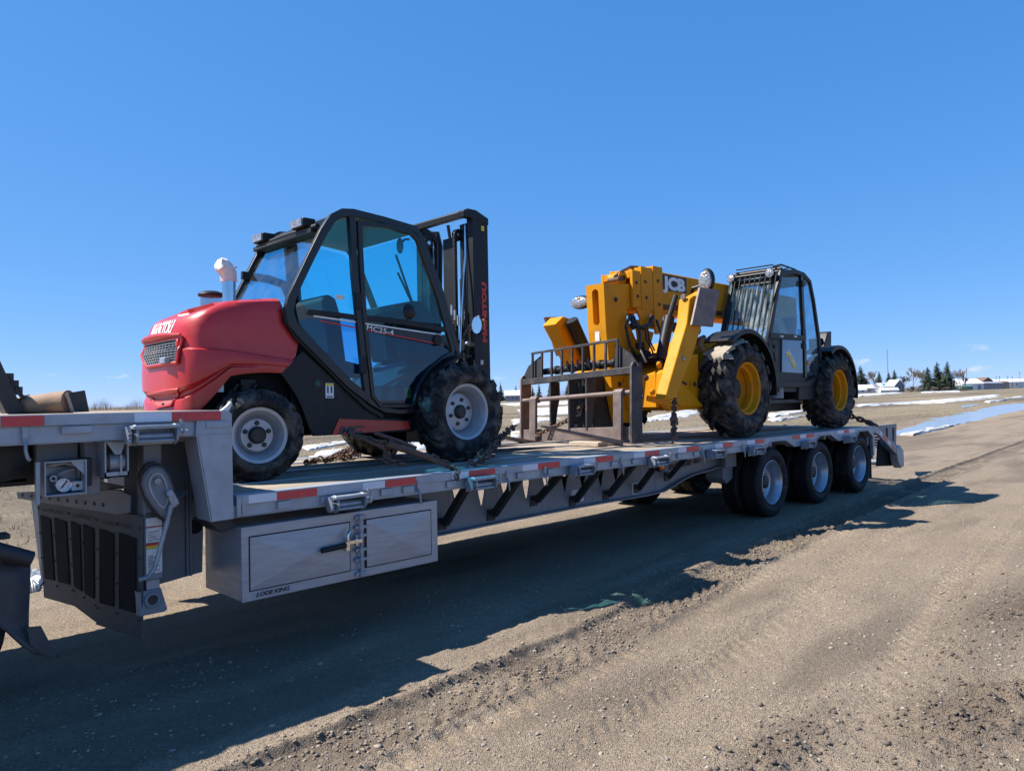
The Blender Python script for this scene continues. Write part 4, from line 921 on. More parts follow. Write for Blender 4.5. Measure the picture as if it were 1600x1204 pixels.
m = M().slab([(6.0,2.86),(6.36,2.86),(6.22,2.62),(6.16,2.62)], 1.15, 1.18).slab([(6.40,2.86),(6.66,2.86),(6.5,2.54),(6.44,2.54)], 1.15, 1.18); m.build('collar_bracket', YEL, TEL)
q = random.Random(4); m = M()
for k in range(5): 
    m.cyl((5.76+.045*k,1.24+.01*k,3.235+.012*k),(5.76+.045*k,1.42,3.235+.012*k),.032,10)
m.tube([(5.74,1.3,3.27),(5.9,1.3,3.36),(6.1,1.3,3.44),(6.4,1.3,3.46)], .022, 6); m.build('hose_stack', RUST, TEL); M().lathe([(.03,-.09),(.09,-.09),(.09,.09),(.03,.09)], (5.86,1.36,3.25), 16).build('hose_roller', YEL, TEL)
js = P2([(1030,426.5),(1070,430.5),(1071.5,452.5),(1031,449)], 1.2)
M().slab([(6.60,3.175),(7.31,3.175),(7.31,3.395),(6.60,3.395)], 1.1955, 1.199).build('boom_badge', BLKP, TEL)
text('JCB', .235, WHITE, 'boom_lettering', TEL, (6.70,1.1945,3.20), (1,0,0), (0,0,1), off=.013, width=.575)
M().cyl((6.5,1.4,2.72),(7.9,1.4,2.68),.075,12).cyl((6.0,1.4,2.60),(6.55,1.4,2.72),.05,10).build('boom_cylinder', DKSTEEL, TEL)
M().cyl((6.4,1.3,2.2),(8.4,1.3,2.35),.055,12).build('chassis_ram', GALV, TEL)
# ---- boom head
hd = P2([(943,442),(984,444),(987.5,477),(980,481),(979,498),(990,522),(998,540),(1000,575),(1001,640),(985,660),(965,660),(958,622),(951.5,566),(947,517)], 1.2)
H = M().slab(hd, 1.2, 1.212).slab(hd, 1.478, 1.49)
fx = [hd[0], hd[13], hd[12], hd[11], hd[10]]; 
A, B, C_, D_ = hd[0], hd[13], hd[12], hd[11]
def fp(p, y): return (p[0], y, p[1])
y0, y1 = 1.2121, 1.4779
# front plate with a slot: ring of quads round a long hole
z0s, z1s = at(930,508,1.35).z, at(930,452,1.35).z
def lerpx(z): return float(np.interp(z, [D_[1],C_[1],B[1],A[1]], [D_[0],C_[0],B[0],A[0]]))
hole = []
nh = 24
for k in range(nh):
    a = 2*PI*k/nh; yy = 1.345+.052*math.cos(a); zz = (z1s-.05 if math.sin(a) > 0 else z0s+.05)+.05*math.sin(a); hole.append((yy, zz))
outr = []
zt_, zb_ = A[1], B[1]+.02
for k in range(nh):
    a = 2*PI*k/nh; cx, sy = math.cos(a), math.sin(a); s = 1/max(abs(cx), abs(sy)); outr.append((1.345+.133*max(-1, min(1, cx*s)), (zt_ if sy > 0 else zb_) if abs(sy*s) > .99 else (zt_+zb_)/2+(zt_-zb_)/2*sy*s))
vs = [(lerpx(z), y, z) for y, z in outr]+[(lerpx(z), y, z) for y, z in hole]+[(lerpx(z)+.10, y, z) for y, z in hole]
H.add(vs, [(k, (k+1) % nh, nh+(k+1) % nh, nh+k) for k in range(nh)]+[(nh+k, nh+(k+1) % nh, 2*nh+(k+1) % nh, 2*nh+k) for k in range(nh)]+[tuple(range(2*nh, 3*nh))])
H.add([(lerpx(zb_),y0,zb_),(lerpx(zb_),y1,zb_),fp(C_,y1),fp(C_,y0)], [(0,1,2,3)]).add([fp(C_,y0),fp(C_,y1),fp(D_,y1),fp(D_,y0)], [(0,1,2,3)]).add([fp(D_,y0),fp(D_,y1),fp(hd[10],y1),fp(hd[10],y0)], [(0,1,2,3)])
H.add([fp(hd[0],y0),fp(hd[0],y1),fp(hd[1],y1),fp(hd[1],y0)], [(0,1,2,3)])
for a, b in zip(hd[1:9], hd[2:10]): H.add([fp(a,y0),fp(a,y1),fp(b,y1),fp(b,y0)], [(0,1,2,3)])
HD = H.build('boom_head', YEL, TEL, smooth=25)
q = at(936,525,1.3); M().box((lerpx(q.z)-.006,1.31,q.z-.06),(lerpx(q.z)-.002,1.38,q.z+.10)).build('head_label', WHITED, HD)
q = at(979,595,1.19); M().lathe([(.001,-.004),(.045,-.004),(.05,.0)], (q.x-.02,1.199,q.z), 14).build('pin_hole', RUST, HD)
M().cyl((5.9,1.35,2.4),(5.6,1.35,1.75),.06,12).slab(P2([(990,500),(1004,518),(1012,520),(1004,550),(996,545)], 1.2), 1.1, 1.19).build('crowd_linkage', YEL, TEL)
m = M().tube([at(985,492,1.15), at(990,508,1.1), at(1003,512,1.05), at(1015,508,1.05), at(1020,495,1.1)], .03, 8).tube([at(1008,513,1.05), at(1010,530,1.05), at(1018,545,1.0), at(1022,556,1.0)], .012, 6).tube([at(1012,513,1.05), at(1014,530,1.05), at(1023,548,1.0)], .012, 6); m.build('boom_hoses', HOSE, TEL)
m = M().tube([at(1002,500,1.2), at(1010,488,1.2), at(1015,500,1.2), at(1008,512,1.2)], .03, 8); m.build('boom_hook', DKSTEEL, TEL)
# ---- stabilisers
arm = P2([(1078,466),(1084,462),(1090,470),(1097,508),(1082,556),(1062,608),(1056,622),(1040,624),(1046,600),(1062,545),(1074,505)], .34)
ST = M().slab(arm, .34, .50).build('stabiliser_leg', YEL, TEL, bev=.015)
pl = P2([(1090,449),(1121,454),(1110,511),(1077,508)], .30)
M().slab(pl, .26, .295).build('stabiliser_foot', FORK, ST, bev=.006)
M().slab(P2([(1086,462),(1104,452),(1110,456),(1098,500)], .42), .30, .55).build('foot_bracket', YEL, ST)
q = at(1068,461,.5); M().lathe([(.001,-.02),(.035,-.02),(.04,.0)], (0,0,0), 12, 0, 'x').xform(Matrix.Translation(atx(1068,464,arm[0][0]-.01))).build('pivot_pin', FORK, ST)
q = at(1068,560,.33); M().ball((q.x,.335,q.z), .028, 8).build('leg_bolt', GALV, ST)
M().cyl(at(1046,495,.75), at(1032,562,.75), .07, 12).cyl(at(1056,462,.72), at(1046,495,.75), .035, 10).build('stabiliser_ram', BLACKM, TEL)
m = M().slab(P2([(868,506),(880,494),(890,497),(898,520),(930,575),(905,580),(886,540)], 2.2), 2.2, 2.45); S2 = m.build('stabiliser_leg', YEL, TEL, bev=.015)
M().slab(P2([(852,495),(884,495),(890,545),(872,556)], 2.46), 2.46, 2.50).build('stabiliser_foot', FORK, S2, bev=.006)
M().cyl(at(893,500,2.1), at(920,560,2.1), .09, 12).build('stabiliser_ram', BLACKM, TEL)
# ---- lamps on stalks
AMBER_D = mat('faded_amber_lens', (.45,.22,.12), None, .3)
def lamp(u, v, Y, w, h):
    q = at(u, v, Y); o = M().ball((q.x+.05,Y,q.z), 1, 10, (.075,w,h)).build('head_lamp', BLACKM, TEL)
    M().lathe([(.001,-.022),(.55,-.02),(.8,-.008),(.88,.012)], (0,0,0), 20, 0, 'x').xform(Matrix.Translation((q.x-.018,Y,q.z-.06*h)) @ Matrix.Diagonal((1,w,h*.92,1))).build('lamp_lens', LENS, o)
    M().ball((q.x-.03,Y-.1*w,q.z+.48*h), .03, 6, (.5,1.2,.8)).build('turn_lens', AMBER_D, o); return q
q = lamp(1102,437,.38,.105,.155); M().tube([(q.x+.06,.4,q.z-.05), at(1083,450,.6), at(1078,470,.7)], .025, 8).build('lamp_stalk', BLACKM, TEL)
q = lamp(905,472,2.3,.19,.10); M().tube([(q.x+.06,2.2,q.z), (q.x+.1,1.5,q.z-.02)], .03, 8).build('lamp_stalk', BLACKM, TEL)
# ---- cab
CY0, CY1 = .34, 1.14
co = P2([(1222,425),(1245,424.5),(1257,429),(1267,440),(1273,470),(1281,528),(1284,565),(1279,590),(1262,600),(1216,600),(1210,580),(1203,530),(1211,480)], CY0)
wd_ = [.075,.07,.07,.06,.06,.07,.08,.09,.10,.10,.10,.10,.085]
for y0, y1 in ((CY0, CY0+.05), (CY1-.05, CY1)): M().ribbon(co, wd_, y0, y1, True).build('cab_frame', BLACKM, TEL, bev=.008, smooth=40)
M().ribbon(P2([(1253,431),(1255,480),(1258,527),(1259,590)], CY0), .075, CY0-.006, CY0+.05).build('door_pillar', BLACK, TEL, bev=.005)
M().ribbon(P2([(1203,524),(1258,528)], CY0), .085, CY0-.008, CY0+.05).build('door_waist', BLACKM, TEL, bev=.005)
for u in (1222,1243):
    q = at(u,525.5,CY0-.01); M().box((q.x-.05,CY0-.011,q.z-.012),(q.x+.05,CY0-.0085,q.z+.014)).build('door_label', WHITED, TEL)
M().slab(P2([(1216,433),(1248,433),(1254,523),(1207,520)], CY0+.02), CY0+.02, CY0+.027).build('door_window', GLS_Y, TEL, smooth=0)
M().slab(P2([(1256,433),(1264,441),(1271,475),(1279,530),(1279,585),(1262,588)], CY0+.02), CY0+.02, CY0+.027).build('quarter_window', GLS_Y, TEL, smooth=0)
m = M().slab(P2([(1206,529),(1258,531),(1259,596),(1214,596)], CY0+.015), CY0+.015, CY0+.04); m.build('door_panel', BLACKM, TEL, bev=.004)
M().slab(P2([(1221,530.5),(1252,532.5),(1253,583),(1220.5,581)], CY0+.01), CY0-.004, CY0+.0145).build('door_lower_window', mat('mirrored_lower_pane', (.15,.20,.26), (.11,.15,.20), .08, .6, 4), TEL)
a, b = at(1228,541,CY0-.006), at(1245,571,CY0-.006)
LG2 = M(); 
text('JCB', .105, YELP, 'door_lettering', TEL, a+Vector((.01,0,-.10)), (1,0,-.95), (.6,0,1), off=.004, width=.36)
text('JCB', .105, WHITED, 'door_lettering', TEL, a+Vector((.02,.0015,-.06)), (1,0,-.95), (.6,0,1), off=.008, width=.37)
q = at(1262,567,CY0); M().ball((q.x,CY0-.01,q.z), .035, 8, (1,.5,1)).build('cab_marker_lamp', AMBER, TEL)
q = at(1213,551,CY0-.01); M().lathe([(.001,-.01),(.07,-.01),(.085,.0),(.08,.03)], (0,0,0), 16).xform(Matrix.Translation((q.x,CY0,q.z)) @ Matrix.Diagonal((.6,1,1.4,1))).build('door_handle', BLKP, TEL)
for u, v in ((1255,443),(1256,518),(1257,540)):
    q = at(u, v, CY0-.02); M().box((q.x-.05,CY0-.03,q.z-.045),(q.x+.05,CY0+.0,q.z+.045)).build('door_hinge', BLACKM, TEL, bev=.006)
rf = P2([(1222,424),(1245,423.5),(1258,428),(1267,439)], CY0); M().slab(rf+[(x, z-.06) for x, z in reversed(rf)], CY0+.051, CY1-.051).build('cab_roof', BLACK, TEL)
wa, wb = P2([(1204,535),(1221,428)], CY0)
def tsheet(a, b, y0, y1, name, mt, t=.006):
    n = Vector((b[1]-a[1], 0, -(b[0]-a[0]))).normalized()*t
    return M().prism([(a[0],y0,a[1]),(b[0],y0,b[1]),(b[0],y1,b[1]),(a[0],y1,a[1])], n).build(name, mt, TEL, smooth=0)
tsheet(wa, wb, CY0+.05, CY1-.05, 'windscreen', GLS_W)
ra_, rb_ = P2([(1283,560),(1268,442)], CY0); tsheet(ra_, rb_, CY0+.05, CY1-.05, 'rear_window', GLS_Y)
fo = P2([(1216,433),(1248,433),(1264,441),(1279,530),(1279,585),(1207,585)], CY0); M().slab(fo, CY1-.03, CY1-.024).build('far_window', GLS_Y, TEL, smooth=0)
# guard bars in front of the windscreen
fo_ = Vector((-.10,0,0))
for k in range(10):
    y = CY0+.03+(CY1-CY0-.06)*k/9
    A = Vector((wb[0],y,wb[1]+.02))+fo_; B = Vector((wa[0],y,wa[1]-.06+.02*math.sin(k)))+fo_*.8; M().cyl(A, B, .011, 6).build('guard_bar', BLACKM, TEL)
A = Vector((wb[0]-.1,CY0,wb[1]+.03)); M().cyl(A, A+Vector((0,CY1-CY0,0)), .02, 8).cyl(A+Vector((.12,0,.06)), A+Vector((.12,CY1-CY0,.06)), .02, 8).cyl(A+Vector((.04,0,-.14)), A+Vector((.04,CY1-CY0,-.14)), .015, 8).box((wb[0]-.06,CY0+.02,wb[1]-.09),(wb[0]+.05,CY1-.02,wb[1]-.03)).build('guard_rail', BLACKM, TEL)
t0 = at(1222,424,CY0+.1)
m = M().tube([(wb[0]-.05,CY0+.1,t0.z+.04),(wb[0]+.2,CY0+.1,t0.z+.10),(wb[0]+.7,CY0+.1,t0.z+.08),(wb[0]+.75,CY0+.1,t0.z-.02)], .014, 6).tube([(wb[0]-.05,CY1-.1,t0.z+.02),(wb[0]+.25,CY1-.1,t0.z+.07),(wb[0]+.7,CY1-.1,t0.z+.08),(wb[0]+.75,CY1-.1,t0.z-.02)], .014, 6)
for x in (-.05,.2,.45,.7): m.cyl((wb[0]+x,CY0+.1,t0.z+.07),(wb[0]+x,CY1-.1,t0.z+.07),.010,6)
m.build('roof_guard', BLACKM, TEL)
for y, s in ((CY0+.12,.072),(CY1-.05,.066)):
    z = t0.z-.06; o = M().lathe([(.001,.09),(.06,.08),(s,.0),(s,-.01)], (wb[0]-.13,y,z), 16, 0, 'x').build('work_lamp', BLACKM, TEL); M().lathe([(.001,-.02),(s*.9,-.008),(s*.95,0)], (wb[0]-.135,y,z), 16, 0, 'x').build('lamp_lens', LENS, o)
m = M().box((wb[0]+.2,CY0+.2,2.0),(wb[0]+.75,CY1-.15,2.12)); m.slab([(wb[0]+.75,2.1),(wb[0]+.9,2.1),(wb[0]+1.0,2.9),(wb[0]+.86,2.92)], CY0+.22, CY1-.2); m.build('seat', SEAT, TEL, bev=.03)
m = M().box((wb[0]-.1,CY0+.05,1.72),(wb[0]+1.35,CY1-.05,1.95)); m.slab([(wa[0]+.02,1.9),(wa[0]+.35,1.9),(wa[0]+.3,2.45),(wa[0]+.05,2.5)], CY0+.2, CY1-.15); m.build('cab_floor', BLACKM, TEL)
c1 = Vector((wa[0]+.4,(CY0+CY1)/2,2.62)); ring = [(c1.x+.12*math.cos(a), c1.y+.19*math.sin(a), c1.z+.14*math.cos(a)) for a in [2*PI*k/24 for k in range(24)]]
M().tube(ring, .014, 6, closed=True).tube([ring[3], ring[15]], .012, 6).tube([ring[9], ring[21]], .012, 6).cyl(c1, (c1.x-.25,c1.y,2.2), .04, 8).build('steering_wheel', BLACKM, TEL)
# ---- fenders
def fender(cx, cz, r, a0, a1, y0, y1, front):
    m = M(); g = []
    for i in range(15):
        a = math.radians(a0+(a1-a0)*i/14); rr = r
        x, z = cx+rr*math.cos(a), cz+rr*math.sin(a)
        x2, z2 = cx+(rr+.03)*math.cos(a), cz+(rr+.03)*math.sin(a)
        g.append([(x-.0,y0,z-.03),(x2,y0,z2),(x2,y0+.03,z2+.006),(x2,y1,z2),(x,y1,z),(x,y0+.03,z)])
    m.loft(g); return m.build('fender', BLACKM, TEL, bev=.004, smooth=40)
fender(7.27,1.80,.745,-8,128,.205,.64,True); fender(10.36,1.76,.68,-12,122,.20,.64,False)
fender(7.27,1.80,.745,20,128,2.1,2.56,True); fender(10.36,1.76,.68,0,122,2.1,2.56,False)
a = at(1097,540,.35); M().tube([at(1100,527,.35), at(1093,530,.35), at(1092,538,.35), at(1098,546,.35)], .035, 8).build('fender_bracket', RUST, TEL)
# ---- tanks and step between the wheels
q0, q1 = at(1211,598,.42), at(1225,622,.42); M().cyl((.5*(q0.x+q1.x),.5,q1.z),(.5*(q0.x+q1.x),.5,q0.z+.03),.13,16).build('hydraulic_tank', FRAMEG, TEL)
q0, q1 = at(1249,596,.36), at(1275,626,.36); M().slab(P2([(1249,600),(1278,592),(1276,624),(1248,625)], .36), .36, .9).build('fuel_tank', BLACKM, TEL, bev=.015)
q0, q1 = at(1203,628,.4), at(1250,626,.4); M().box((q0.x,.4,q0.z-.02),(q1.x,.5,q0.z+.03)).build('cab_step', DKSTEEL, TEL)
M().slab(P2([(1277,545),(1284,520),(1290,518),(1290,560),(1284,600),(1277,610)], .6), .5, .7).box((10.4,.55,2.35),(10.62,.75,2.62)).build('rear_bodywork', BLACKM, TEL, bev=.01)
# ---- hoses, valves, pins and grime round the boom
m = M()
for k, (y, z) in enumerate(((1.185,2.93),(1.185,2.97))):
    m.tube([(6.66,y,z-.02),(7.2,y,z),(7.9,y,z-.01),(8.3,y,z)], .015, 6)
m.tube([at(985,492,1.12), at(978,510,1.1), at(984,540,1.1), at(996,560,1.1)], .022, 6).tube([at(990,494,1.14), at(1000,520,1.0), at(1000,545,.9), at(1010,566,.8)], .018, 6).tube([at(1026,500,1.1), at(1032,520,1.0), at(1036,548,.8), at(1042,566,.7)], .018, 6)
m.tube([at(1040,560,.7), at(1052,575,.6), at(1060,592,.58), at(1072,600,.57)], .016, 6).build('hydraulic_hoses', HOSE, TEL)
m = M()
for u, v, Y in ((1000,540,1.0),(1010,553,.95),(1018,560,.9),(1006,562,.9),(1030,566,.75)):
    q = at(u, v, Y); m.box(tuple(q-Vector((.05,.04,.04))), tuple(q+Vector((.05,.04,.04))))
m.tube([at(1000,540,1.0), at(1010,553,.95), at(1018,560,.9), at(1030,566,.75)], .02, 6)
m.build('valve_block', BLACKM, TEL, bev=.008)
for u, v, Y, r in ((962,468,1.2,.03),(975,560,1.2,.04),(968,600,1.2,.03),(1010,590,.62,.035),(1085,600,.56,.03)):
    q = at(u, v, Y-.004); M().lathe([(.001,-.022),(r*.7,-.022),(r,-.012),(r*1.1,.0)], (q.x,Y-.002,q.z), 12).build('pivot_pin', HUBD, TEL)
M().slab(P2([(1003,560),(1012,552),(1040,553),(1044,565)], .9), .75, 1.2).build('hose_tray', BLACKM, TEL, bev=.01)
m = M()
for k in range(6): m.box((6.75+k*.22,1.196,2.872),(6.77+k*.22,1.1995,2.90))
for x in (7.4, 8.0): m.box((x,1.193,2.88),(x+.012,1.1995,3.415))
m.build('boom_weld', YEL, TEL)
# ---- fork carriage, a quarter turned and rolled a little
CA = math.radians(82); cb = Vector((math.cos(CA), math.sin(CA), -.038)).normalized(); cn = Vector((-math.sin(CA), math.cos(CA), 0)); cu_ = Vector((0.035,0,1)).normalized()
CO = Vector((4.94,.42,1.165))
def cpt(s, h, d): return CO+cb*s+cu_*h+cn*d
def cbox(m, s0, s1, h0, h1, d0, d1, mi=0):
    vs = [cpt(s, h, d) for h in (h0, h1) for s, d in ((s0,d0),(s1,d0),(s1,d1),(s0,d1))]
    return m.add(vs, [(0,3,2,1),(4,5,6,7),(0,1,5,4),(1,2,6,5),(2,3,7,6),(3,0,4,7)], mi)
CARR = cbox(M(), .1, 2.17, .80, .88, -.10, .02).build('fork_carriage', WORN, TEL, bev=.005)
cbox(M(), .1, 2.169, .03, .185, -.06, .0).build('lower_bar', FORK, CARR, bev=.005)
for s in (.07, 2.17):
    m = M(); pr = [(.0,-.02),(.0,-.15),(.90,-.15),(.93,-.13),(.93,.0),(.88,.03),(.0,.03)]
    m.prism([cpt(s, h, d) for h, d in pr], cb*.03); m.build('side_plate', WORN if s < 1 else FORK, CARR)
for s in (.85, 1.18, 1.55):
    m = M().prism([cpt(s, h, d) for h, d in ((.80,.02),(.80,-.14),(.60,-.15),(.45,-.11),(.20,-.07),(.16,.01))], cb*.025); m.build('hanger_plate', WORN, CARR)
for s0, s1 in ((.16,.42),(1.82,2.1)):
    m = M().prism([cpt(s, .88, -.10) for s in (s0, s1)]+[cpt(s1 if s0 > 1 else s1+.0, .88+.01, -.10)]+[cpt(s0+.1, 1.0, -.10)] if False else [cpt(s0-.14 if s0 < 1 else s0, .88, -.06), cpt(s1+.14 if s0 > 1 else s1, .88, -.06), cpt(s1, 1.06, -.06) if s0 > 1 else cpt(s1-.02, 1.18, -.06), cpt(s0, 1.18, -.06) if s0 > 1 else cpt(s0, 1.04, -.06)], cn*.02); m.build('guard_cheek', WORN, CARR)
m = M(); m.cyl(cpt(.11,.585,.0), cpt(2.16,.585,.0), .028, 12); m.build('fork_shaft', FORK, CARR)
m = M()
cbox(m, .32, 1.98, 1.205, 1.235, -.02, .01); m.build('backrest_rail', WORN, CARR, bev=.003)
for k in range(9):
    s = .33+1.63*k/8; cbox(M(), s-.012, s+.012, .88, 1.2045, -.018, .008).build('backrest_bar', WORN, CARR)
m = M().cyl(cpt(.35,.965,-.16), cpt(1.9,.965,-.16), .045, 12)
for s in (.5,.75,1.0,1.3,1.6): m.cyl(cpt(s,.965,-.16), cpt(s+.05,.965,-.16), .06, 12)
m.build('side_shift_ram', BLACKM, CARR)
m = M()
for k in range(6): 
    s = .8+k*.1; m.tube([cpt(s,.93,-.1), cpt(s+.03,1.02+.03*(k%2),-.08), cpt(s+.08,.95,-.14)], .016, 6)
m.build('carriage_hoses', HOSE, CARR)
for s in (.20, 1.80):
    m = M(); cbox(m, s, s+.13, -.03, .60, .035, .075); 
    m.cyl(cpt(s-.005,.585,.02), cpt(s+.135,.585,.02), .05, 12)
    up_ = math.tan(math.radians(12.5)); n = 6; secs = []
    for i in range(n+1):
        d = .0351+1.16*i/n; h = -.028+(d-.035)*up_; t = .042*(1-i/n)+.012; w0 = .0+.025*(i/n)**2
        secs.append([cpt(s+w0, h, d), cpt(s+.13-w0, h, d), cpt(s+.13-w0, h+t, d), cpt(s+w0, h+t, d)])
    m.loft(secs); m.build('fork', FORK, CARR, bev=.004)
m = M()
cbox(m, .95, 1.4, .05, .85, -.75, -.2).build('quick_hitch', BLACKM, TEL, bev=.02)
# ================================================================== LOOSE THINGS ON AND ROUND THE TRAILER
def onrig(o): o.rotation_euler = (0, TH, 0); return o
def chain_mesh(path, link=.062, r=.0095, w=.021, jit=0., seed=1, m=None):
    m = m or M(); P = [Vector(q) for q in path]; q = random.Random(seed)
    L = [0]
    for a, b in zip(P, P[1:]): L.append(L[-1]+(b-a).length)
    s = 0; k = 0
    while s < L[-1]:
        i = max(j for j in range(len(L)-1) if L[j] <= s); t = (s-L[i])/max(1e-6, L[i+1]-L[i]); c = P[i].lerp(P[i+1], t); d = (P[i+1]-P[i]).normalized()
        c = c+Vector((q.uniform(-jit,jit), q.uniform(-jit,jit), q.uniform(-jit,jit)*.6))
        e = d.orthogonal().normalized(); e = Matrix.Rotation((k % 2)*PI/2+.4+q.uniform(-.3,.3), 3, d) @ e
        n = d.cross(e); ring = []
        for g in range(10):
            a = 2*PI*g/10; cx = math.cos(a); ring.append(c+d*(math.copysign(abs(cx)**.7, cx)*link*.52)+e*(math.sin(a)*w))
        m.tube(ring, r, 5, closed=True); s += link*.72; k += 1
    return m
# front pair of tie-downs on the forklift
p0 = at(548,678,.55); p1 = at(600,700,.35); p2 = at(640,702,.3); p3 = at(714,734,.02)
LB = M().tube([p0, at(578,690,.42), p1], .016, 8).tube([at(606,693,.33), at(660,711,.22), at(712,733,.05)], [.03,.026,.016], 8).tube([at(585,676,.45), at(620,688,.35), at(650,700,.3)], .018, 8).build('load_binder', RUST)
tag(onrig(LB), 'rusty ratchet load binder lying slanted across the deck edge between the forklift wheels', 'load binder')
m = chain_mesh([at(560,682,.5), at(585,688,.42), at(602,694,.36), at(606,716,.33), at(604,724,.3)], seed=2, jit=.008)
chain_mesh([at(600,692,.36), at(612,690,.34), at(610,704,.34), at(600,712,.33)], seed=3, jit=.014, m=m); chain_mesh([at(604,718,.3), at(618,722,.25), at(630,724,.22)], seed=4, jit=.01, m=m)
chain_mesh([at(680,716,.17), at(700,725,.1), at(713,736,.02), at(713,744,-.01)], seed=5, jit=.006, m=m)
tag(onrig(m.build('tie_down_chain', RUST)), 'rusty chain wound around the load binder beside the forklift front wheel', 'chain', 'chains holding the machines down')
m = chain_mesh([at(740,722,.22), at(752,712,.3), at(765,702,.42), at(778,690,.55), at(795,672,.8), at(803,665,.9)], seed=6, jit=.02, link=.07, r=.011, w=.026)
chain_mesh([at(735,722,.2), at(755,716,.25), at(762,706,.35), at(775,698,.45)], seed=7, jit=.025, m=m); chain_mesh([at(745,724,.2), at(762,712,.3), at(772,712,.3)], seed=8, jit=.025, m=m)
tag(onrig(m.build('tie_down_chain', RUST)), 'bunched dark chain running up in front of the forklift front tyre to its mast', 'chain', 'chains holding the machines down')
a, b = at(730,727,.2), at(746,717,.2); tag(onrig(M().tube([a, b], .012, 8).box(tuple(a-Vector((.0,.03,.05))), tuple(a+Vector((.05,.03,-.005)))).build('binder_handle', GALV)), 'short bright steel handle sticking up by the forklift front tyre', 'handle')
def fl(u, v, dz=.0): q = atz(u, v, DZ+.02); return Vector((q.x, q.y, DZ+.018+dz))
m = chain_mesh([fl(478,722), fl(500,717), fl(520,715,.01), fl(540,711,.02), fl(552,708,.03), fl(562,712,.01)], seed=9, jit=.02, link=.055, r=.010, w=.02)
chain_mesh([fl(505,719), fl(525,714,.01), fl(545,710,.03), fl(556,709,.05), fl(548,714,.02), fl(530,717)], seed=10, jit=.025, link=.055, r=.010, w=.02, m=m); chain_mesh([fl(530,713,.02), fl(546,708,.04), fl(558,707,.03)], seed=21, jit=.03, link=.055, r=.010, w=.02, m=m)
tag(onrig(m.build('tie_down_chain', RUST)), 'heap of rusty chain on the far deck side behind the forklift rear wheel', 'chain', 'chains holding the machines down')
c0 = at(1054,601,.56); c1 = at(1053,655,.3); c2 = at(1053,690,.17)
m = chain_mesh([c0, c1], seed=11, link=.08, r=.012, w=.028); chain_mesh([c1, c2], seed=12, link=.075, r=.013, w=.03, jit=.012, m=m); m.ball(tuple(c1), .05, 6); chain_mesh([c1+Vector((.03,0,.02)), c2+Vector((.02,0,.05))], seed=13, jit=.015, m=m)
tag(onrig(m.build('tie_down_chain', RUST)), 'hanging chain from the yellow stabiliser leg down to the deck edge', 'chain', 'chains holding the machines down')
m = chain_mesh([at(1330,650,.5), at(1345,655,.35), at(1360,661,.2), at(1370,664,.1)], seed=14, link=.11, r=.02, w=.035, jit=.01)
m.tube([at(1345,656,.35), at(1358,660,.22), at(1368,663,.1)], .025, 6); tag(onrig(m.build('tie_down_chain', RUST)), 'dark chain stretched from the rear telehandler tyre to the tail of the deck', 'chain', 'chains holding the machines down')
m = chain_mesh([at(1010+0,640,1.5) if False else cpt(1.7,.12,.1), cpt(1.3,.3,-.1), cpt(1.1,.5,-.2)], seed=15, link=.08, r=.011, w=.026)
tag(onrig(m.build('tie_down_chain', RUST)), 'slack chain seen through the telehandler fork carriage', 'chain', 'chains holding the machines down')
# wood block under the fork carriage
a = at(905,690,1.0); tag(onrig(M().box((4.75,.85,1.112),(4.95,1.3,1.165)).build('timber_block', WOOD, None, bev=.006)), 'low timber block on the deck under the telehandler fork carriage', 'timber block')
# rusty pipe with square end plate, and steel post on the upper deck
P0 = at(18,637,.9); P1 = at(108,628,.62); P0.z = 1.70
d = (P1-P0).normalized()
PI_ = M().tube([P0, P1], [.055,.075], 20).tube([P0+d*.10, P0+d*.115], .068, 20)
o = PI_.build('pipe_strut', RUSTP); tag(onrig(o), 'rusty steel pipe with a dark square end plate lying on the upper deck', 'pipe')
q = [at(104,614,.58), at(131,609.5,.58), at(138,643,.58), at(114,644,.58)]
M().prism(q, (.01,.012,0)).build('end_plate', DKSTEEL, o, bev=.002); M().tube([q[0]+Vector((0,-.0,0)), q[3]], .01, 6).build('plate_weld', MUD, o)
q = [at(-6,560,.75), at(0,563,.75), at(34,637,.75), at(33,646,.75), at(10,646,.75), at(-20,585,.75)]
o = M().prism(q, (.0,.14,0)).build('steel_post', DKSTEEL); tag(onrig(o), 'dark leaning steel post standing on the upper deck at the left edge', 'post')
m = M()
for u, v in ((12,588),(20,599),(26,609)): 
    c = at(u, v, .78); m.box((c.x-.012,.77,c.z-.03),(c.x+.03,.83,c.z+.02)); m.tube([c, c+Vector((.035,0,-.05))], .012, 6)
m.build('post_hook', DKSTEEL, o)
# tractor unit at the left edge: its mud flaps, bracket pipe and a tyre under the deck
TK = empty('truck_rear', (0,0,0)); tag(TK, 'rear of the dark tractor truck with hanging mud flaps under the upper deck', 'truck')
fd = Vector((-.15,.989,0)).normalized(); F0 = Vector((-.46,.16,0)); fnn = Vector((-fd.y, fd.x, 0))
def zat(u, v, s):  # height on the upright flap plane
    dd = ray(u, v); n = fnn; t = (F0-CP).dot(n)/dd.dot(n); return CP+dd*t
def spos(P): return (P-F0).dot(fd)
A = zat(36,757,0); B = zat(206,790,0)
m = M()
quad = [zat(30,768,0), zat(140,765,0), zat(190,764,0), zat(206,772,0), zat(205,800,0), zat(190,803,0), zat(120,792,0), zat(32,778,0)]
m.prism(quad, fnn*.02); o = m.build('flap_bracket', FRAMEG, TK, bev=.004)
m = M()
for u in range(40, 180, 14):
    q = zat(u, 772+(u-36)*.12, 0); m.obox(q+fnn*.022, fd*.012, (0,0,.012), fnn*.003)
m.build('bracket_bolts', BLKP, o)
flaps = [((150,793),(221,806),(221,998),(150,975)), ((103,786),(149,793),(149,974),(112,946)), ((52,778),(102,786),(111,948),(63,934))]
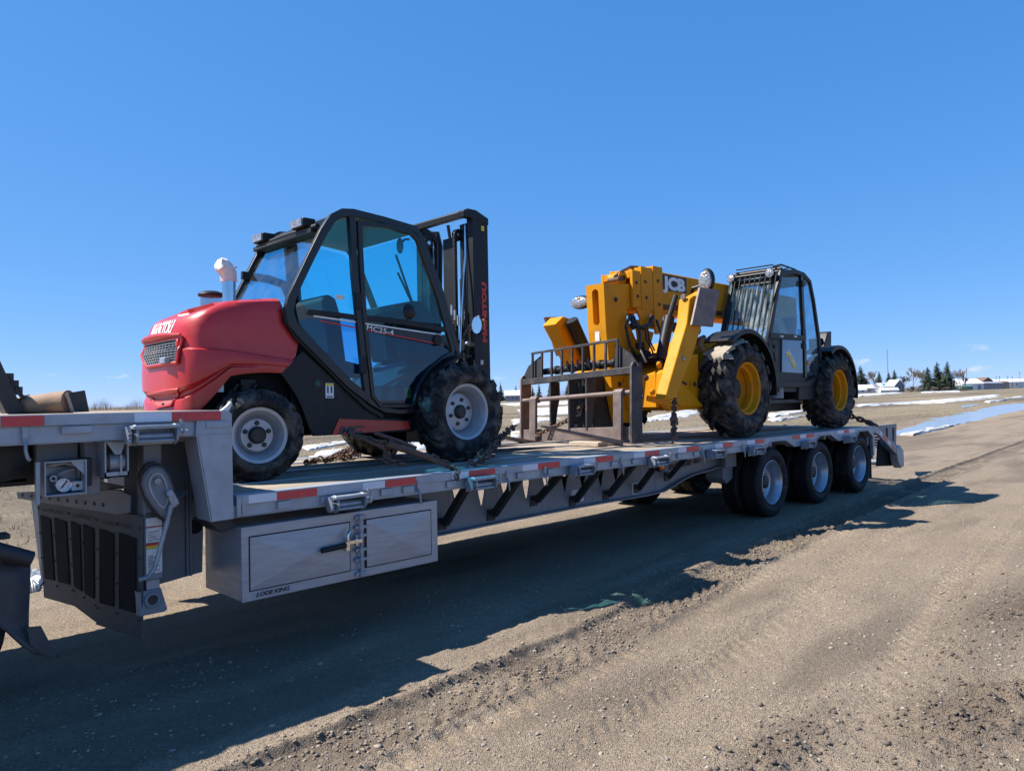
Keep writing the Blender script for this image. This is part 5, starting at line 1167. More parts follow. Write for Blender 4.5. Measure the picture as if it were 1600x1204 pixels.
for k, pq in enumerate(flaps):
    q = [zat(*x, 0)-fnn*(.012*k) for x in pq]
    fo = M().prism(q, -fnn*.012).build('mud_flap', FLAPM, TK)
    m = M(); TL, TRr, BR, BL = q
    def uv_(a, b): return (TL.lerp(TRr, a)).lerp(BL.lerp(BR, a), b)+fnn*.003
    for a0, a1 in ((.10,.42),(.54,.90)):
        m.prism([uv_(a0,.17), uv_(a1,.19), uv_(a1,.80), uv_(a0,.80)], fnn*.004)
    m.build('flap_panel', FLAPD, fo)
    for a in (.04,.48,.96):
        for b in (.1,.35,.6,.85): M().obox(uv_(a,b)+fnn*.003, fd*.006, (0,0,.006), fnn*.003).build('flap_rivet', DKSTEEL, fo)
    t = text('BETTER GRIP' if False else 'SAFETY FIRST', .03, DKP, 'flap_lettering', fo, uv_(.18,.125)+fnn*.006, -fd if (zat(221,806,0)-zat(150,793,0)).dot(fd) < 0 else fd, (0,0,1), width=(TRr-TL).length*.62)
m = M().prism([zat(36,775,0)-fnn*.05, zat(50,778,0)-fnn*.05, zat(62,860,0)-fnn*.05, zat(60,912,0)-fnn*.05, zat(52,905,0)-fnn*.05], -fnn*.02); m.build('flap_stay', ALU, TK)
m = M().tube([at(-60,842,-.1), at(-5,858,-.1), at(50,872,-.1)], [.05,.045,.042], 16, caps=False); m.tube([at(45,870.6,-.1), at(50.2,872.1,-.1)], [.028,.028], 12); m.build('bracket_pipe', DKSTEEL, TK)
M().box(tuple(at(-30,845,-.02)), tuple(at(10,828,.1))).build('pipe_clamp', DKSTEEL, TK)
m = M(); g = []
cur = [((-45,870),(47,880)),((-44,905),(46,915)),((-40,940),(44,950)),((-25,960),(43,975)),((10,985),(44,995)),((35,1008),(62,1010)),((55,1020),(90,1026))]
for i, (a, b) in enumerate(cur):
    y = -.12+.02*i; g.append([at(*a, y), at(*b, y+.10)])
m.loft([[r[0], r[0].lerp(r[1], .33), r[0].lerp(r[1], .66), r[1]] for r in g], closed=False, caps=False)
o = m.build('truck_mudguard', FLAPM, TK, smooth=60); sd = o.modifiers.new('thick', 'SOLIDIFY'); sd.thickness = .014
m = M().prism([at(43,978,-.02), at(64,976,-.02), at(90,1026,.0), at(66,1020,.0), at(48,1005,.0)], (.004,.008,0)); m.build('mudguard_flare', FLAPM, TK)
for yy in (.45, .8):
    o = tyre_mesh(.50,.26,.29,groove=4).build('truck_wheel', RUBBERD, TK); o.location = (-1.62, yy+.1, 1.33-.02 if False else .50+.0)
o = M().lathe([(.001,-.02),(.06,-.02),(.125,.0),(.13,.3)], (at(8,716,.35).x,.35,at(8,716,.35).z), 24).build('brake_chamber', DKSTEEL, TK)
m = M().box((-4.2,.75,.72),(-1.45,.85,.98)).box((-4.2,1.7,.72),(-1.45,1.8,.98)); m.build('truck_frame_rail', DKSTEEL, TK)
# ================================================================== GROUND
VP = np.random.default_rng(11).permutation(4096); VT = np.random.default_rng(12).uniform(0, 1, (64, 4096))
def vnoise(x, y, seed):          # value noise on arrays
    xi = np.floor(x).astype(np.int64); yi = np.floor(y).astype(np.int64); fx = x-xi; fy = y-yi
    fx = fx*fx*(3-2*fx); fy = fy*fy*(3-2*fy)
    tb = VT[seed % 64]
    def h(a, b): return tb[(a+VP[b & 4095]) & 4095]
    return (h(xi,yi)*(1-fx)+h(xi+1,yi)*fx)*(1-fy)+(h(xi,yi+1)*(1-fx)+h(xi+1,yi+1)*fx)*fy
def fbm(x, y, seed, o=4, g=.5):
    s = 0; a = 1.; t = 0
    for k in range(o): s = s+a*vnoise(x*2**k, y*2**k, seed+k*17); t += a; a *= g
    return s/t
def sstep(a, b, x): t = np.clip((x-a)/(b-a), 0, 1); return t*t*(3-2*t)
def rutc(x): return np.interp(x, [-30,-1,.2,2,3.2,5,7.3,12,40], [-1.55,-1.42,-1.36,-1.29,-1.12,-.88,-.68,-.4,1.0])
def ground_h(x, y):
    near = sstep(40, 10, np.hypot(x-2, y))
    h = .03*(fbm(x*.5, y*.9, 3)-.5)+.008*(fbm(x*2.5, y*6, 5)-.5)+.008*(fbm(x*9, y*9, 8, 3)-.5)+.006*(vnoise(x*38, y*38, 9)-.5)*near
    d = y-rutc(x); w = .20
    jag = .05*(fbm(x*7, y*7, 21, 3)-.5)*2
    inb = sstep(w+.03, w-.03, np.abs(d+jag*.5))
    chev = np.sin((x*1.0+np.abs(d)*1.3)*2*PI/.17); ch2 = np.sin((x*.9-d*.7)*2*PI/.09)
    chev = chev*sstep(.32,.62,fbm(x*1.7, y*3, 33)); h = h-inb*.026+inb*(.009*np.clip(chev*1.6, -1, 1)+.002*ch2)*near+inb*.034*(fbm(x*12, y*20, 31, 4)-.5)*near
    berm = np.exp(-((np.abs(d+jag*.3)-w-.04)/.04)**2); h = h+berm*(.016+.06*np.clip(fbm(x*11, y*11, 41, 3)-.45, 0, 1))*near
    lug = sstep(.12, .03, np.abs(d+.33+.05*(fbm(x*2, y*2, 47)-.5)))*sstep(.2, .75, np.sin(x*2*PI/.14))*sstep(.35, .6, fbm(x*.8, y*.8, 51)); h = h-.032*lug*near
    crumb = sstep(.02, .3, d-w)*sstep(.62, .3, d-w); h = h+crumb*.045*np.clip(fbm(x*9, y*9, 55, 4)-.52, 0, 1)*near
    for cx, cy, rx, ry, a in ((1.35,-2.95,.55,.16,.07),(1.05,-2.75,.25,.08,.05),(2.15,-3.5,.5,.28,.11),(2.7,-3.62,.4,.2,.09),(4.55,-3.3,.8,.3,.045),(3.2,-3.15,.3,.12,.04),(7.5,-3.5,1.2,.4,.03)):
        mk = np.exp(-((x-cx)/rx)**2-((y-cy)/ry)**2); h = h+a*mk*(.15+1.6*np.clip(fbm(x*13, y*13, 61, 4)-.42, 0, 1))
    for off, dep in ((-1.0,.014),(-1.9,.012),(.7,.010),(.35,.008),(-2.5,.012)):       # faint older wheel tracks
        dd = y-rutc(x)-off-.12*np.sin(x*.5); mk = np.exp(-(dd/.14)**2)*near; h = h-dep*mk+.005*mk*np.sin((x+np.abs(dd))*2*PI/.2)*sstep(.4,.6,fbm(x*.7,y*.7,71))
    u_ = y-rutc(x)+.78; lugs = sstep(.16,.10,np.abs(u_-.02))*(np.abs(u_) > .015)*sstep(.15,.6,np.sin((x+np.abs(u_)*.9)*2*PI/.115))*sstep(.38,.55,fbm(x*.9, y*1.2, 87)); h = h-.013*lugs*near
    u_ = y-rutc(x)+1.85; lugs = sstep(.18,.12,np.abs(u_))*(np.abs(u_) > .02)*sstep(.15,.6,np.sin((x-np.abs(u_)*.9)*2*PI/.13))*sstep(.40,.56,fbm(x*.8, y*1.2, 89)); h = h-.012*lugs*near
    far = sstep(9, 22, x)*sstep(9, 4, y)*sstep(-25,-6,y)
    h = h+far*.05*(fbm(x*.06+3, y*1.1, 81, 3)-.5)*sstep(140, 40, x)
    fld = sstep(4.5, 8, y-.05*x); h = h+fld*(.10*(fbm(x*.25, y*.25, 91, 4)-.5)+.05*(fbm(x*2, y*2, 95, 3)-.5)*sstep(70, 15, np.hypot(x, y)))
    pm = np.exp(-((y-(3.4+.085*x))/(1.6+.01*x))**2)*sstep(24, 30, x)*sstep(100, 80, x); h = h-.12*pm
    return h
def axis(segs):
    out = [segs[0][0]]
    for a, b, s0, s1 in segs:
        x = a; n = 0
        while x < b-1e-6:
            t = (x-a)/(b-a); x = min(b, x+s0*(s1/s0)**t); out.append(x)
    return np.array(out)
gx = axis([(-3000,-60,600,12),(-60,-3,6,.08),(-3,5.2,.019,.019),(5.2,14,.019,.07),(14,60,.07,.6),(60,3000,.5,400)])
gy = axis([(-2500,-40,500,8),(-40,-4.2,6,.04),(-4.2,-.1,.018,.018),(-.1,4,.018,.12),(4,40,.12,.8),(40,3500,.6,400)])
X, Y = np.meshgrid(gx, gy, indexing='ij'); Z = ground_h(X, Y)
nx, ny = X.shape; V = np.stack([X, Y, Z], -1).reshape(-1, 3)
I = np.arange(nx*ny).reshape(nx, ny); Fq = np.stack([I[:-1,:-1], I[1:,:-1], I[1:,1:], I[:-1,1:]], -1).reshape(-1, 4)
me = bpy.data.meshes.new('ground'); me.vertices.add(len(V)); me.vertices.foreach_set('co', V.ravel().astype(np.float32))
me.loops.add(Fq.size); me.loops.foreach_set('vertex_index', Fq.ravel().astype(np.int32)); me.polygons.add(len(Fq)); me.polygons.foreach_set('loop_start', np.arange(0, Fq.size, 4, dtype=np.int32)); me.polygons.foreach_set('loop_total', np.full(len(Fq), 4, np.int32)); me.update()
me.polygons.foreach_set('use_smooth', [True]*len(me.polygons))
D_ = Y-rutc(X)
trk = sum(a_*np.exp(-((D_-o_-.25*np.sin(X*.16+o_))/w_)**2) for o_, a_, w_ in ((-.75,.30,.09),(-1.25,.22,.12),(-1.95,.32,.10),(-2.4,.28,.13),(-3.2,.25,.12),(.55,.25,.1),(1.1,.2,.12),(1.9,.3,.12),(2.5,.3,.1),(3.4,.3,.15)))*sstep(.32,.62,fbm(X*.5,Y*2.5,63,4))
damp = np.maximum.reduce([trk, sstep(.27,.2,np.abs(D_))*.70*sstep(.15,.55,fbm(X*3,Y*5,13)), np.exp(-((X-4.5)/.9)**2-((Y+3.25)/.35)**2)*.8, np.exp(-((X-2.3)/.7)**2-((Y+3.5)/.3)**2)*.75, np.exp(-((X-1.35)/.6)**2-((Y+2.95)/.16)**2)*.6, .5*sstep(.58,.75,fbm(X*.35,Y*1.5,15,4)), .55*sstep(.55,.7,fbm(X*.08,Y*.9,19,4))*sstep(12,22,X)*sstep(9,4,Y)])
field = sstep(4.2, 7.5, Y-.055*X+1.2*(fbm(X*.4,Y*.4,27)-.5))
col = np.zeros((nx*ny, 4), np.float32); col[:,0] = damp.ravel(); col[:,1] = field.ravel(); col[:,3] = 1
ca_ = me.color_attributes.new('soil', 'FLOAT_COLOR', 'POINT'); ca_.data.foreach_set('color', col.ravel())
G = bpy.data.materials.new('dirt_ground'); G.use_nodes = True; n = G.node_tree; L = n.links; b = n.nodes['Principled BSDF']; b.inputs['Roughness'].default_value = .92; b.inputs['Specular IOR Level'].default_value = .25
tc = n.nodes.new('ShaderNodeTexCoord')
def nz_(s, d, sc=None):
    src = tc.outputs['Object']
    if sc: q = n.nodes.new('ShaderNodeMapping'); q.inputs['Scale'].default_value = sc; L.new(src, q.inputs[0]); src = q.outputs[0]
    q = n.nodes.new('ShaderNodeTexNoise'); q.inputs['Scale'].default_value = s; q.inputs['Detail'].default_value = d; q.inputs['Roughness'].default_value = .65; L.new(src, q.inputs['Vector']); return q.outputs['Fac']
def mr_(f, a, c_, lo=0, hi=1): q = n.nodes.new('ShaderNodeMapRange'); q.inputs[1].default_value = a; q.inputs[2].default_value = c_; q.inputs[3].default_value = lo; q.inputs[4].default_value = hi; L.new(f, q.inputs[0]); return q.outputs[0]
def mx_(f, a, c_):
    q = n.nodes.new('ShaderNodeMix'); q.data_type = 'RGBA'; L.new(f, q.inputs[0])
    for i, w in ((6, a), (7, c_)):
        if hasattr(w, 'links'): L.new(w, q.inputs[i])
        else: q.inputs[i].default_value = (*w, 1)
    return q.outputs[2]
dirt = mx_(mr_(nz_(1.1, 8), .35, .65), (.325,.252,.18), (.25,.192,.135)); dirt = mx_(mr_(nz_(28, 6), .38, .68), dirt, (.20,.155,.112)); dirt = mx_(mr_(nz_(90, 4), .58, .70), dirt, (.50,.44,.36))
grass = mx_(mr_(nz_(.5, 8, (.4,1.6,1)), .35, .65), (.22,.17,.11), (.125,.10,.068)); grass = mx_(mr_(nz_(5, 8), .42, .62), grass, (.27,.22,.145)); grass = mx_(mr_(nz_(.05, 8, (.35,2.2,1)), .44, .60), grass, (.11,.088,.062))
at_ = n.nodes.new('ShaderNodeAttribute'); at_.attribute_name = 'soil'; sp = n.nodes.new('ShaderNodeSeparateColor'); L.new(at_.outputs['Color'], sp.inputs[0])
dirt = mx_(sp.outputs[0], dirt, (.105,.08,.06)); col_ = mx_(sp.outputs[1], dirt, grass); L.new(col_, b.inputs['Base Color'])
bp = n.nodes.new('ShaderNodeBump'); bp.inputs['Strength'].default_value = 1.0; bp.inputs['Distance'].default_value = .02
ad = n.nodes.new('ShaderNodeMath'); ad.operation = 'ADD'; L.new(nz_(34, 9), ad.inputs[0]); vo = n.nodes.new('ShaderNodeTexVoronoi'); vo.inputs['Scale'].default_value = 110; L.new(tc.outputs['Object'], vo.inputs['Vector']); mv = mr_(vo.outputs['Distance'], 0, .5, .5, 0); L.new(mv, ad.inputs[1]); L.new(ad.outputs[0], bp.inputs['Height']); L.new(bp.outputs[0], b.inputs['Normal'])
me.materials.append(G); go = bpy.data.objects.new('ground', me); COL.objects.link(go); go['kind'] = 'structure'
# loose gravel (nobody could count it)
ico = bmesh.new(); bmesh.ops.create_icosphere(ico, subdivisions=1, radius=1); iv = np.array([v.co[:] for v in ico.verts]); it = np.array([[v.index for v in f.verts] for f in ico.faces]); ico.free()
def scatter(name, N, xr, yr, r0, r1, mt, seed, mask=None, zs=.6, pw=4, sink=.25):
    g = np.random.default_rng(seed); x = g.uniform(*xr, N); y = g.uniform(*yr, N)
    if mask is not None:
        k = mask(x, y, g); x, y = x[k], y[k]
    N = len(x); r = r0+(r1-r0)*g.uniform(0,1,N)**pw; z = ground_h(x, y)
    V = iv[None]*(1+g.uniform(-.38,.38,(N,len(iv),1))); V = V*r[:,None,None]*np.stack([g.uniform(.7,1.3,N), g.uniform(.7,1.3,N), np.full(N,zs)], -1)[:,None,:]
    a = g.uniform(0, 6.28, N); c_, s_ = np.cos(a)[:,None], np.sin(a)[:,None]; V = np.stack([V[...,0]*c_-V[...,1]*s_, V[...,0]*s_+V[...,1]*c_, V[...,2]], -1)
    V = V+np.stack([x, y, z+r*sink], -1)[:,None,:]; T = (it[None]+(np.arange(N)*len(iv))[:,None,None]).reshape(-1, 3)
    m = bpy.data.meshes.new(name); V = V.reshape(-1, 3); m.vertices.add(len(V)); m.vertices.foreach_set('co', V.ravel().astype(np.float32)); m.loops.add(T.size); m.loops.foreach_set('vertex_index', T.ravel().astype(np.int32)); m.polygons.add(len(T)); m.polygons.foreach_set('loop_start', np.arange(0, T.size, 3, dtype=np.int32)); m.polygons.foreach_set('loop_total', np.full(len(T), 3, np.int32)); m.update()
    m.materials.append(mt); o = bpy.data.objects.new(name, m); COL.objects.link(o); o['kind'] = 'stuff'; return o
GRV = mat('gravel_stone', (.40,.345,.28), (.17,.14,.115), .9, 0, 2.5, detail=8); CLOD = mat('soil_clod', (.15,.115,.085), (.105,.08,.06), .95, 0, 8)
def mk1(x, y, g): return g.uniform(0,1,len(x)) < np.clip(.25+1.4*(fbm(x*1.5, y*1.5, 5)-.35), .05, 1)*sstep(16, 3, x)
scatter('gravel', 34000, (-2.5,15), (-4.4,.6), .0022, .0115, GRV, 1, mk1, .6, 3)
scatter('gravel', 900, (-2,9), (-4.3,.2), .008, .019, GRV, 9, mk1, .55, 3, .1)
def mk2(x, y, g):
    d = np.abs(y-rutc(x)); p = sum(np.exp(-((x-a)/b_)**2-((y-c_)/e_)**2)*k for a, c_, b_, e_, k in ((1.35,-2.95,.55,.16,.8),(2.15,-3.5,.5,.28,1),(2.7,-3.62,.4,.2,.8),(4.55,-3.3,.8,.3,.5),(3.2,-3.15,.3,.12,.5)))
    return g.uniform(0,1,len(x)) < p
scatter('soil_clods', 60000, (-2,9), (-4.3,-2.2), .0022, .016, CLOD, 2, mk2, .7, 5)
def mk3(x, y, g):
    d = y; return g.uniform(0,1,len(x)) < sstep(.36,.2,np.abs(d))*(.25+.75*sstep(.4,.6,fbm(x*2.2,y*4,39)))
CLODR = mat('track_soil_crumb', (.24,.185,.135), (.16,.125,.09), .95, 0, 8)
def scatter_band():
    global ground_h
    gh = ground_h
    def shifted(x, y): return gh(x, y+rutc(x))
    ground_h = shifted; o = scatter('track_crumbs', 36000, (-1.5,9), (-.36,.36), .002, .013, CLODR, 4, mk3, .7, 6); ground_h = gh
    me_ = o.data; n_ = len(me_.vertices); co = np.empty(n_*3, np.float32); me_.vertices.foreach_get('co', co); co = co.reshape(-1, 3); co[:,1] += rutc(co[:,0]).astype(np.float32); me_.vertices.foreach_set('co', co.ravel()); me_.update()
scatter_band()
# dry grass tufts in the field beyond the trailer
g = np.random.default_rng(5); N = 60000; gxx = g.uniform(-6,60,N)**1.; gyy = 4.5+g.power(.45,N)*45; k = (gyy-.055*gxx > 4.5+g.uniform(0,2,N)) & (fbm(gxx*.5,gyy*.5,33) > .42); gxx, gyy = gxx[k], gyy[k]; N = len(gxx)
gz = ground_h(gxx, gyy); hh = g.uniform(.03,.11,N); aa = g.uniform(0,6.28,N); ww = g.uniform(.003,.006,N)*(1+gyy*.05)
T = np.stack([np.stack([gxx-ww*np.cos(aa), gyy-ww*np.sin(aa), gz-.01], -1), np.stack([gxx+ww*np.cos(aa), gyy+ww*np.sin(aa), gz-.01], -1), np.stack([gxx+g.normal(0,.5,N)*hh, gyy+g.normal(0,.5,N)*hh, gz+hh], -1)], 1).reshape(-1, 3)
m = bpy.data.meshes.new('dry_grass'); m.from_pydata(T.tolist(), [], np.arange(len(T)).reshape(-1, 3).tolist()); m.materials.append(mat('dry_grass', (.40,.32,.19), (.26,.20,.12), .9, 0, 1.2)); o = bpy.data.objects.new('dry_grass', m); COL.objects.link(o); o['kind'] = 'stuff'
# snow patches and meltwater
SNOW = mat('snow', (.58,.60,.64), (.42,.42,.41), .7, 0, .8, .4, 14, dust=(.30,.25,.18), dlo=.50, dhi=.60, dsc=.55)
def patch(px, h, name, mt, seed, kind='structure', jag=.25, zoff=0.):
    q = random.Random(seed); P = [gnd(u, v) for u, v in px]; out = []; n = len(P)
    for i in range(n):
        a, b = P[i], P[(i+1) % n]; k = 26; L_ = (b-a).length
        for j in range(k):
            c = a.lerp(b, j/k); nn = Vector((-(b-a).y, (b-a).x, 0)).normalized(); sn = (i+j/k)*2.3; out.append(c+nn*(float(fbm(np.array(sn*2.+seed*7), np.array(.5), 3, 4, .7))-.5)*2*jag*min(4, L_*.22))
    c = sum(out, Vector())/len(out); m = M(); rings = []; lev = float(np.mean(ground_h(np.array([p.x for p in out]), np.array([p.y for p in out]))))-.004
    for t, z in ((1,-.35),(.965,.45),(.9,1),(.4,1.05)):
        xa = np.array([c.x+(p.x-c.x)*t for p in out]); ya = np.array([c.y+(p.y-c.y)*t for p in out]); za = ground_h(xa, ya); za = za if name == 'snow' else za-.006 if t == 1 else np.full_like(za, lev)
        rings.append([(float(a_), float(b_), float(e_)+zoff+h*z*(1+.3*q.uniform(-1,1))) for a_, b_, e_ in zip(xa, ya, za)])
    m.loft(rings, caps=False); k = len(m.v); m.v.append((c.x, c.y, rings[-1][0][2])); nn = len(out); base = 3*nn
    m.f += [(base+i, base+(i+1) % nn, k) for i in range(nn)]; m.m += [0]*nn
    o = m.build(name, mt, None, smooth=60); o['kind'] = kind; return o
for i, px in enumerate([[(1336,633.5),(1400,629.5),(1480,624),(1562,616.5),(1550,622),(1470,630),(1400,632),(1340,635.5)], [(1335,617),(1400,613),(1412,614),(1340,620)], [(1405,679),(1478,661.5),(1487,663),(1425,680)],
        [(1195,647),(1250,641),(1262,643),(1205,652)], [(1200,656),(1255,649.5),(1262,651),(1206,659)], [(1000,655),(1075,640),(1095,643),(1075,651),(1005,660)], [(810,640),(900,634),(945,639),(900,646),(815,650)], [(800,657),(850,652),(880,655),(805,664)], [(880,660),(960,655),(965,660),(900,668)], [(798,676),(860,671),(870,675),(800,684)], [(465,724),(500,706),(545,700),(565,706),(530,715),(480,732)], [(470,699),(540,690),(550,693),(482,703)],
        [(590,702),(640,688),(670,696),(660,716),(600,716)], [(20,915),(50,895),(70,900),(60,925),(30,930)], [(1440,612.5),(1500,610.5),(1502,612),(1440,614)], [(1536,628),(1600,619),(1600,621),(1545,629)], [(-40,668),(60,664),(120,668),(0,676)], [(780,631),(880,627),(960,626),(960,629),(800,634)]]):
    patch(px, .05+.0006*(gnd(*px[0])-CP).length, 'snow', SNOW, i)
WAT = bpy.data.materials.new('meltwater'); WAT.use_nodes = True; wb = WAT.node_tree.nodes['Principled BSDF']; wb.inputs['Base Color'].default_value = (.24,.25,.26,1); wb.inputs['Roughness'].default_value = .16; wb.inputs['IOR'].default_value = 1.33
wn = WAT.node_tree.nodes.new('ShaderNodeTexNoise'); wn.inputs['Scale'].default_value = 2.5; wn.inputs['Detail'].default_value = 4; wt = WAT.node_tree.nodes.new('ShaderNodeTexCoord'); wbp = WAT.node_tree.nodes.new('ShaderNodeBump'); wbp.inputs['Strength'].default_value = .10; WAT.node_tree.links.new(wt.outputs['Object'], wn.inputs['Vector']); WAT.node_tree.links.new(wn.outputs['Fac'], wbp.inputs['Height']); WAT.node_tree.links.new(wbp.outputs[0], wb.inputs['Normal'])
patch([(1385,678),(1425,664),(1452,657),(1500,641),(1545,630),(1620,627.5),(1640,637),(1600,643),(1500,658),(1425,675)], .004, 'water', WAT, 77, jag=.5, zoff=-.004)
patch([(1500,634),(1530,630),(1528,632),(1506,636)], .004, 'water', WAT, 78, jag=.3, zoff=.012)
# ================================================================== BACKGROUND
NEED = [mat('spruce_needles', (.045,.065,.04), (.028,.042,.028), .9, 0, .5), mat('pine_needles', (.06,.08,.045), (.04,.055,.035), .9, 0, .5)]; BARK = mat('bark', (.16,.13,.105), (.10,.08,.065), .95, 0, 4); TWIG = mat('bare_twigs', (.30,.25,.215), (.20,.165,.14), .95, 0, 3); TWIGD = mat('dark_bare_twigs', (.16,.125,.10), (.11,.085,.07), .95, 0, 3)
def conifer(pos, h, w, seed, label, group, mt=0, dens=1.):
    q = random.Random(seed); t = empty('spruce_tree', pos); tag(t, label, 'tree', group)
    M().cyl((0,0,-.3), (0,0,h*.97), h*.017, 7, .02).build('trunk', BARK, t)
    m = M(); lev = int(26*dens)
    for i in range(lev):
        f = i/(lev-1); z = h*(.05+.93*f); R = w*(1-f)**.8*(.85+.3*q.random())+.06*w; nb = int(11-6*f)
        for k in range(nb):
            a = q.uniform(0, 2*PI); r = R*q.uniform(.65, 1.12); dx, dy = math.cos(a), math.sin(a)
            for s in range(6):
                t0 = s/6; p = Vector((dx*r*(t0+.12), dy*r*(t0+.12), z-r*.34*(t0+.1)**1.2+q.uniform(-.02,.02)*h)); e = r*.30*(1.15-.5*t0)+.10
                v1 = Vector((dx*e+q.uniform(-.5,.5)*e, dy*e+q.uniform(-.5,.5)*e, -e*q.uniform(.1,.7))); v2 = Vector((-dy*e*.8+q.uniform(-.3,.3)*e, dx*e*.8+q.uniform(-.3,.3)*e, -e*q.uniform(.0,.6)))
                m.add([p-v2*.5, p+v1, p+v2*.5], [(0,1,2)])
                m.add([p-v1*.2, p+v2*.7-v1*.1, p+Vector((0,0,e*.5))], [(0,1,2)])
    top = Vector((0,0,h)); m.add([top, (.12*w*.5,0,h*.94), (-.1*w*.5,.05,h*.94)], [(0,1,2)])
    me = bpy.data.meshes.new('crown'); me.from_pydata(m.v, [], m.f); me.materials.append(NEED[mt]); o = bpy.data.objects.new('crown', me); COL.objects.link(o); o.parent = t; return t
def bare_tree(pos, h, w, seed, label, group, mt=TWIG, name='bare_tree', cat='tree', stems=1, thick=1.):
    q = random.Random(seed); t = empty(name, pos); tag(t, label, cat, group); m = M(); tr = M()
    def grow(p, d, l, r, dep):
        e = p+d*l; (tr if dep == 0 else m).tube([p, p.lerp(e,.5)+Vector((q.uniform(-1,1),q.uniform(-1,1),0))*l*.05, e], [r, r*.8, r*.62], 4, caps=False)
        if dep >= 5: return
        for k in range(4 if dep < 4 else 5):
            f = q.uniform(.45, 1.) if k else 1.; ax = Vector((q.uniform(-1,1), q.uniform(-1,1), q.uniform(-.35,.35))).normalized(); nd = (d+ax*q.uniform(.35,.75)*w/h*2.2+Vector((0,0,.12))).normalized(); grow(p+d*l*f, nd, l*q.uniform(.55,.8), max(r*.58*f, .016*thick*h/8), dep+1)
    for s in range(stems):
        d = Vector((q.uniform(-.2,.2)*(stems > 1)*2, q.uniform(-.2,.2)*(stems > 1)*2, 1)).normalized(); grow(Vector((q.uniform(-.3,.3)*(stems > 1), q.uniform(-.3,.3)*(stems > 1), -.2)), d, h*(.30 if stems == 1 else .26), h*.013*thick, 0)
    tr.build('trunk' if stems == 1 else 'stem', BARK, t); m.build('crown' if stems == 1 else 'twigs', mt, t, smooth=0); return t
def spot(u, D): return bgp(u, D)
PXM = 1150.
g1 = 'spruces beside the far farmyard'
for i, (u, vt, vb, D, w, lab) in enumerate([(1345,569,606,380,3.6,'round dark spruce far off, just right of the rear telehandler wheel'),(1366+8,578,606,400,2.2,'small dark spruce behind the bare tree near the long white shed'),(1389,580,606,420,2.2,'left one of the two small spruces below the radio mast'),(1398,576,606,420,2.6,'right one of the two small spruces below the radio mast'),(1450,573,609,340,3.0,'shortest of the three big dark spruces on the right'),(1465,565,609,345,3.0,'middle one of the three big dark spruces on the right'),(1481,564.5,609,340,3.0,'rightmost of the three big dark spruces on the right'),(1472,580,609,350,2.6,'low spruce filling the gap between the big dark spruces')]):
    h = (608-vt)*D/PXM+1.0; conifer(spot(u, D), h, w*1.5, 100+i, lab, g1, 0, 1.35)
for i, (u, vt, D, w, lab) in enumerate([(782,597,380,2.2,'dark spruce seen between the forklift front tyre and the fork carriage'),(806,602,420,2.0,'small spruce left of the fork carriage over a pale roof'),(842,600,420,2.2,'spruce seen through the left bay of the fork carriage'),(858,602,430,2.0,'thin spruce seen through the second bay of the fork carriage'),(832,604,430,1.8,'smallest spruce at the far left bay of the fork carriage'),(886,602,430,2.2,'spruce seen through the middle of the fork carriage')]):
    conifer(spot(u, D), (619.5-vt)*D/PXM+2.2, w, 130+i, lab, 'spruces far beyond the middle of the trailer', 1)
for i, (u, vt, D, w, mt, lab) in enumerate([(1367,571,390,4.2,TWIG,'pale bare tree just right of the round dark spruce'),(1427,566,350,5.0,TWIG,'tallest pale bare tree left of the three big spruces'),(1440,570,360,3.6,TWIG,'thin bare tree standing directly left of the big spruces'),(1413,580,370,3.2,TWIGD,'low reddish bare tree right of the small gabled barn'),(1500,570,350,3.8,TWIG,'pale bare tree directly right of the three big spruces'),(1508,582,355,2.2,TWIGD,'small bare tree at the corner of the white gabled barn')]):
    bare_tree(spot(u, D), (609-vt)*D/PXM+.5, w, 150+i, lab, 'bare trees beside the far farmyard', mt, thick=1.3)
for i, (u, D, h, lab) in enumerate([(1358,340,2.6,'low bare shrub in front of the long white shed'),(1424,330,3.4,'dark bare shrub below the tall bare tree'),(1460,320,3.0,'reddish bare shrub at the foot of the middle big spruce'),(1475,322,2.4,'small bare shrub at the foot of the rightmost big spruce'),(1438,322,2.6,'pale bare shrub between tall bare tree and big spruces')]):
    bare_tree(spot(u, D), h*1.2, h*.8, 180+i, lab, 'bare shrubs before the far farmyard', TWIGD if i % 2 else TWIG, 'bare_shrub', 'shrub', 4, 1.2)
# far tree lines that read as one mass
def tree_line(us, D, h, seed, name, mt, nn=500):
    q = random.Random(seed); m = M()
    for k in range(nn):
        u = q.uniform(*us); p = spot(u, D*q.uniform(.96, 1.06)); hh = h*q.uniform(.45, 1.05)*(.75+.35*math.sin(u*.11+seed)); w = D/1150*.25
        for j in range(4):
            a = Vector((q.gauss(0, .13), q.gauss(0, .13), 1)).normalized(); b0 = p+Vector((q.uniform(-.6,.6), q.uniform(-.6,.6), -.2)); m.tube([b0, b0+a*hh*q.uniform(.6,1)], [w*.45, w*.12], 3, caps=False)
        for j in range(10):
            c = p+Vector((q.gauss(0,.5), q.gauss(0,.5), hh*q.uniform(.35,.95))); a = Vector((q.gauss(0,.5), q.gauss(0,.5), q.uniform(.2,1)))*hh*.16; m.tube([c, c+a], [w*.2, w*.08], 3, caps=False)
    o = m.build(name, mt, None, smooth=0); o['kind'] = 'stuff'
tree_line((-60, 330), 430, 7.0, 3, 'far_tree_line', TWIG, 620); tree_line((330, 790), 500, 7.0, 4, 'far_tree_line', TWIG, 420); tree_line((780, 1010), 480, 8.0, 5, 'far_tree_line', TWIGD, 260); tree_line((1372, 1512), 335, 3.2, 14, 'far_shrub_belt', TWIGD, 260); tree_line((1335, 1640), 640, 5.5, 8, 'far_tree_line', TWIG, 300); tree_line((1000, 1340), 520, 5.5, 9, 'far_tree_line', TWIG, 200)
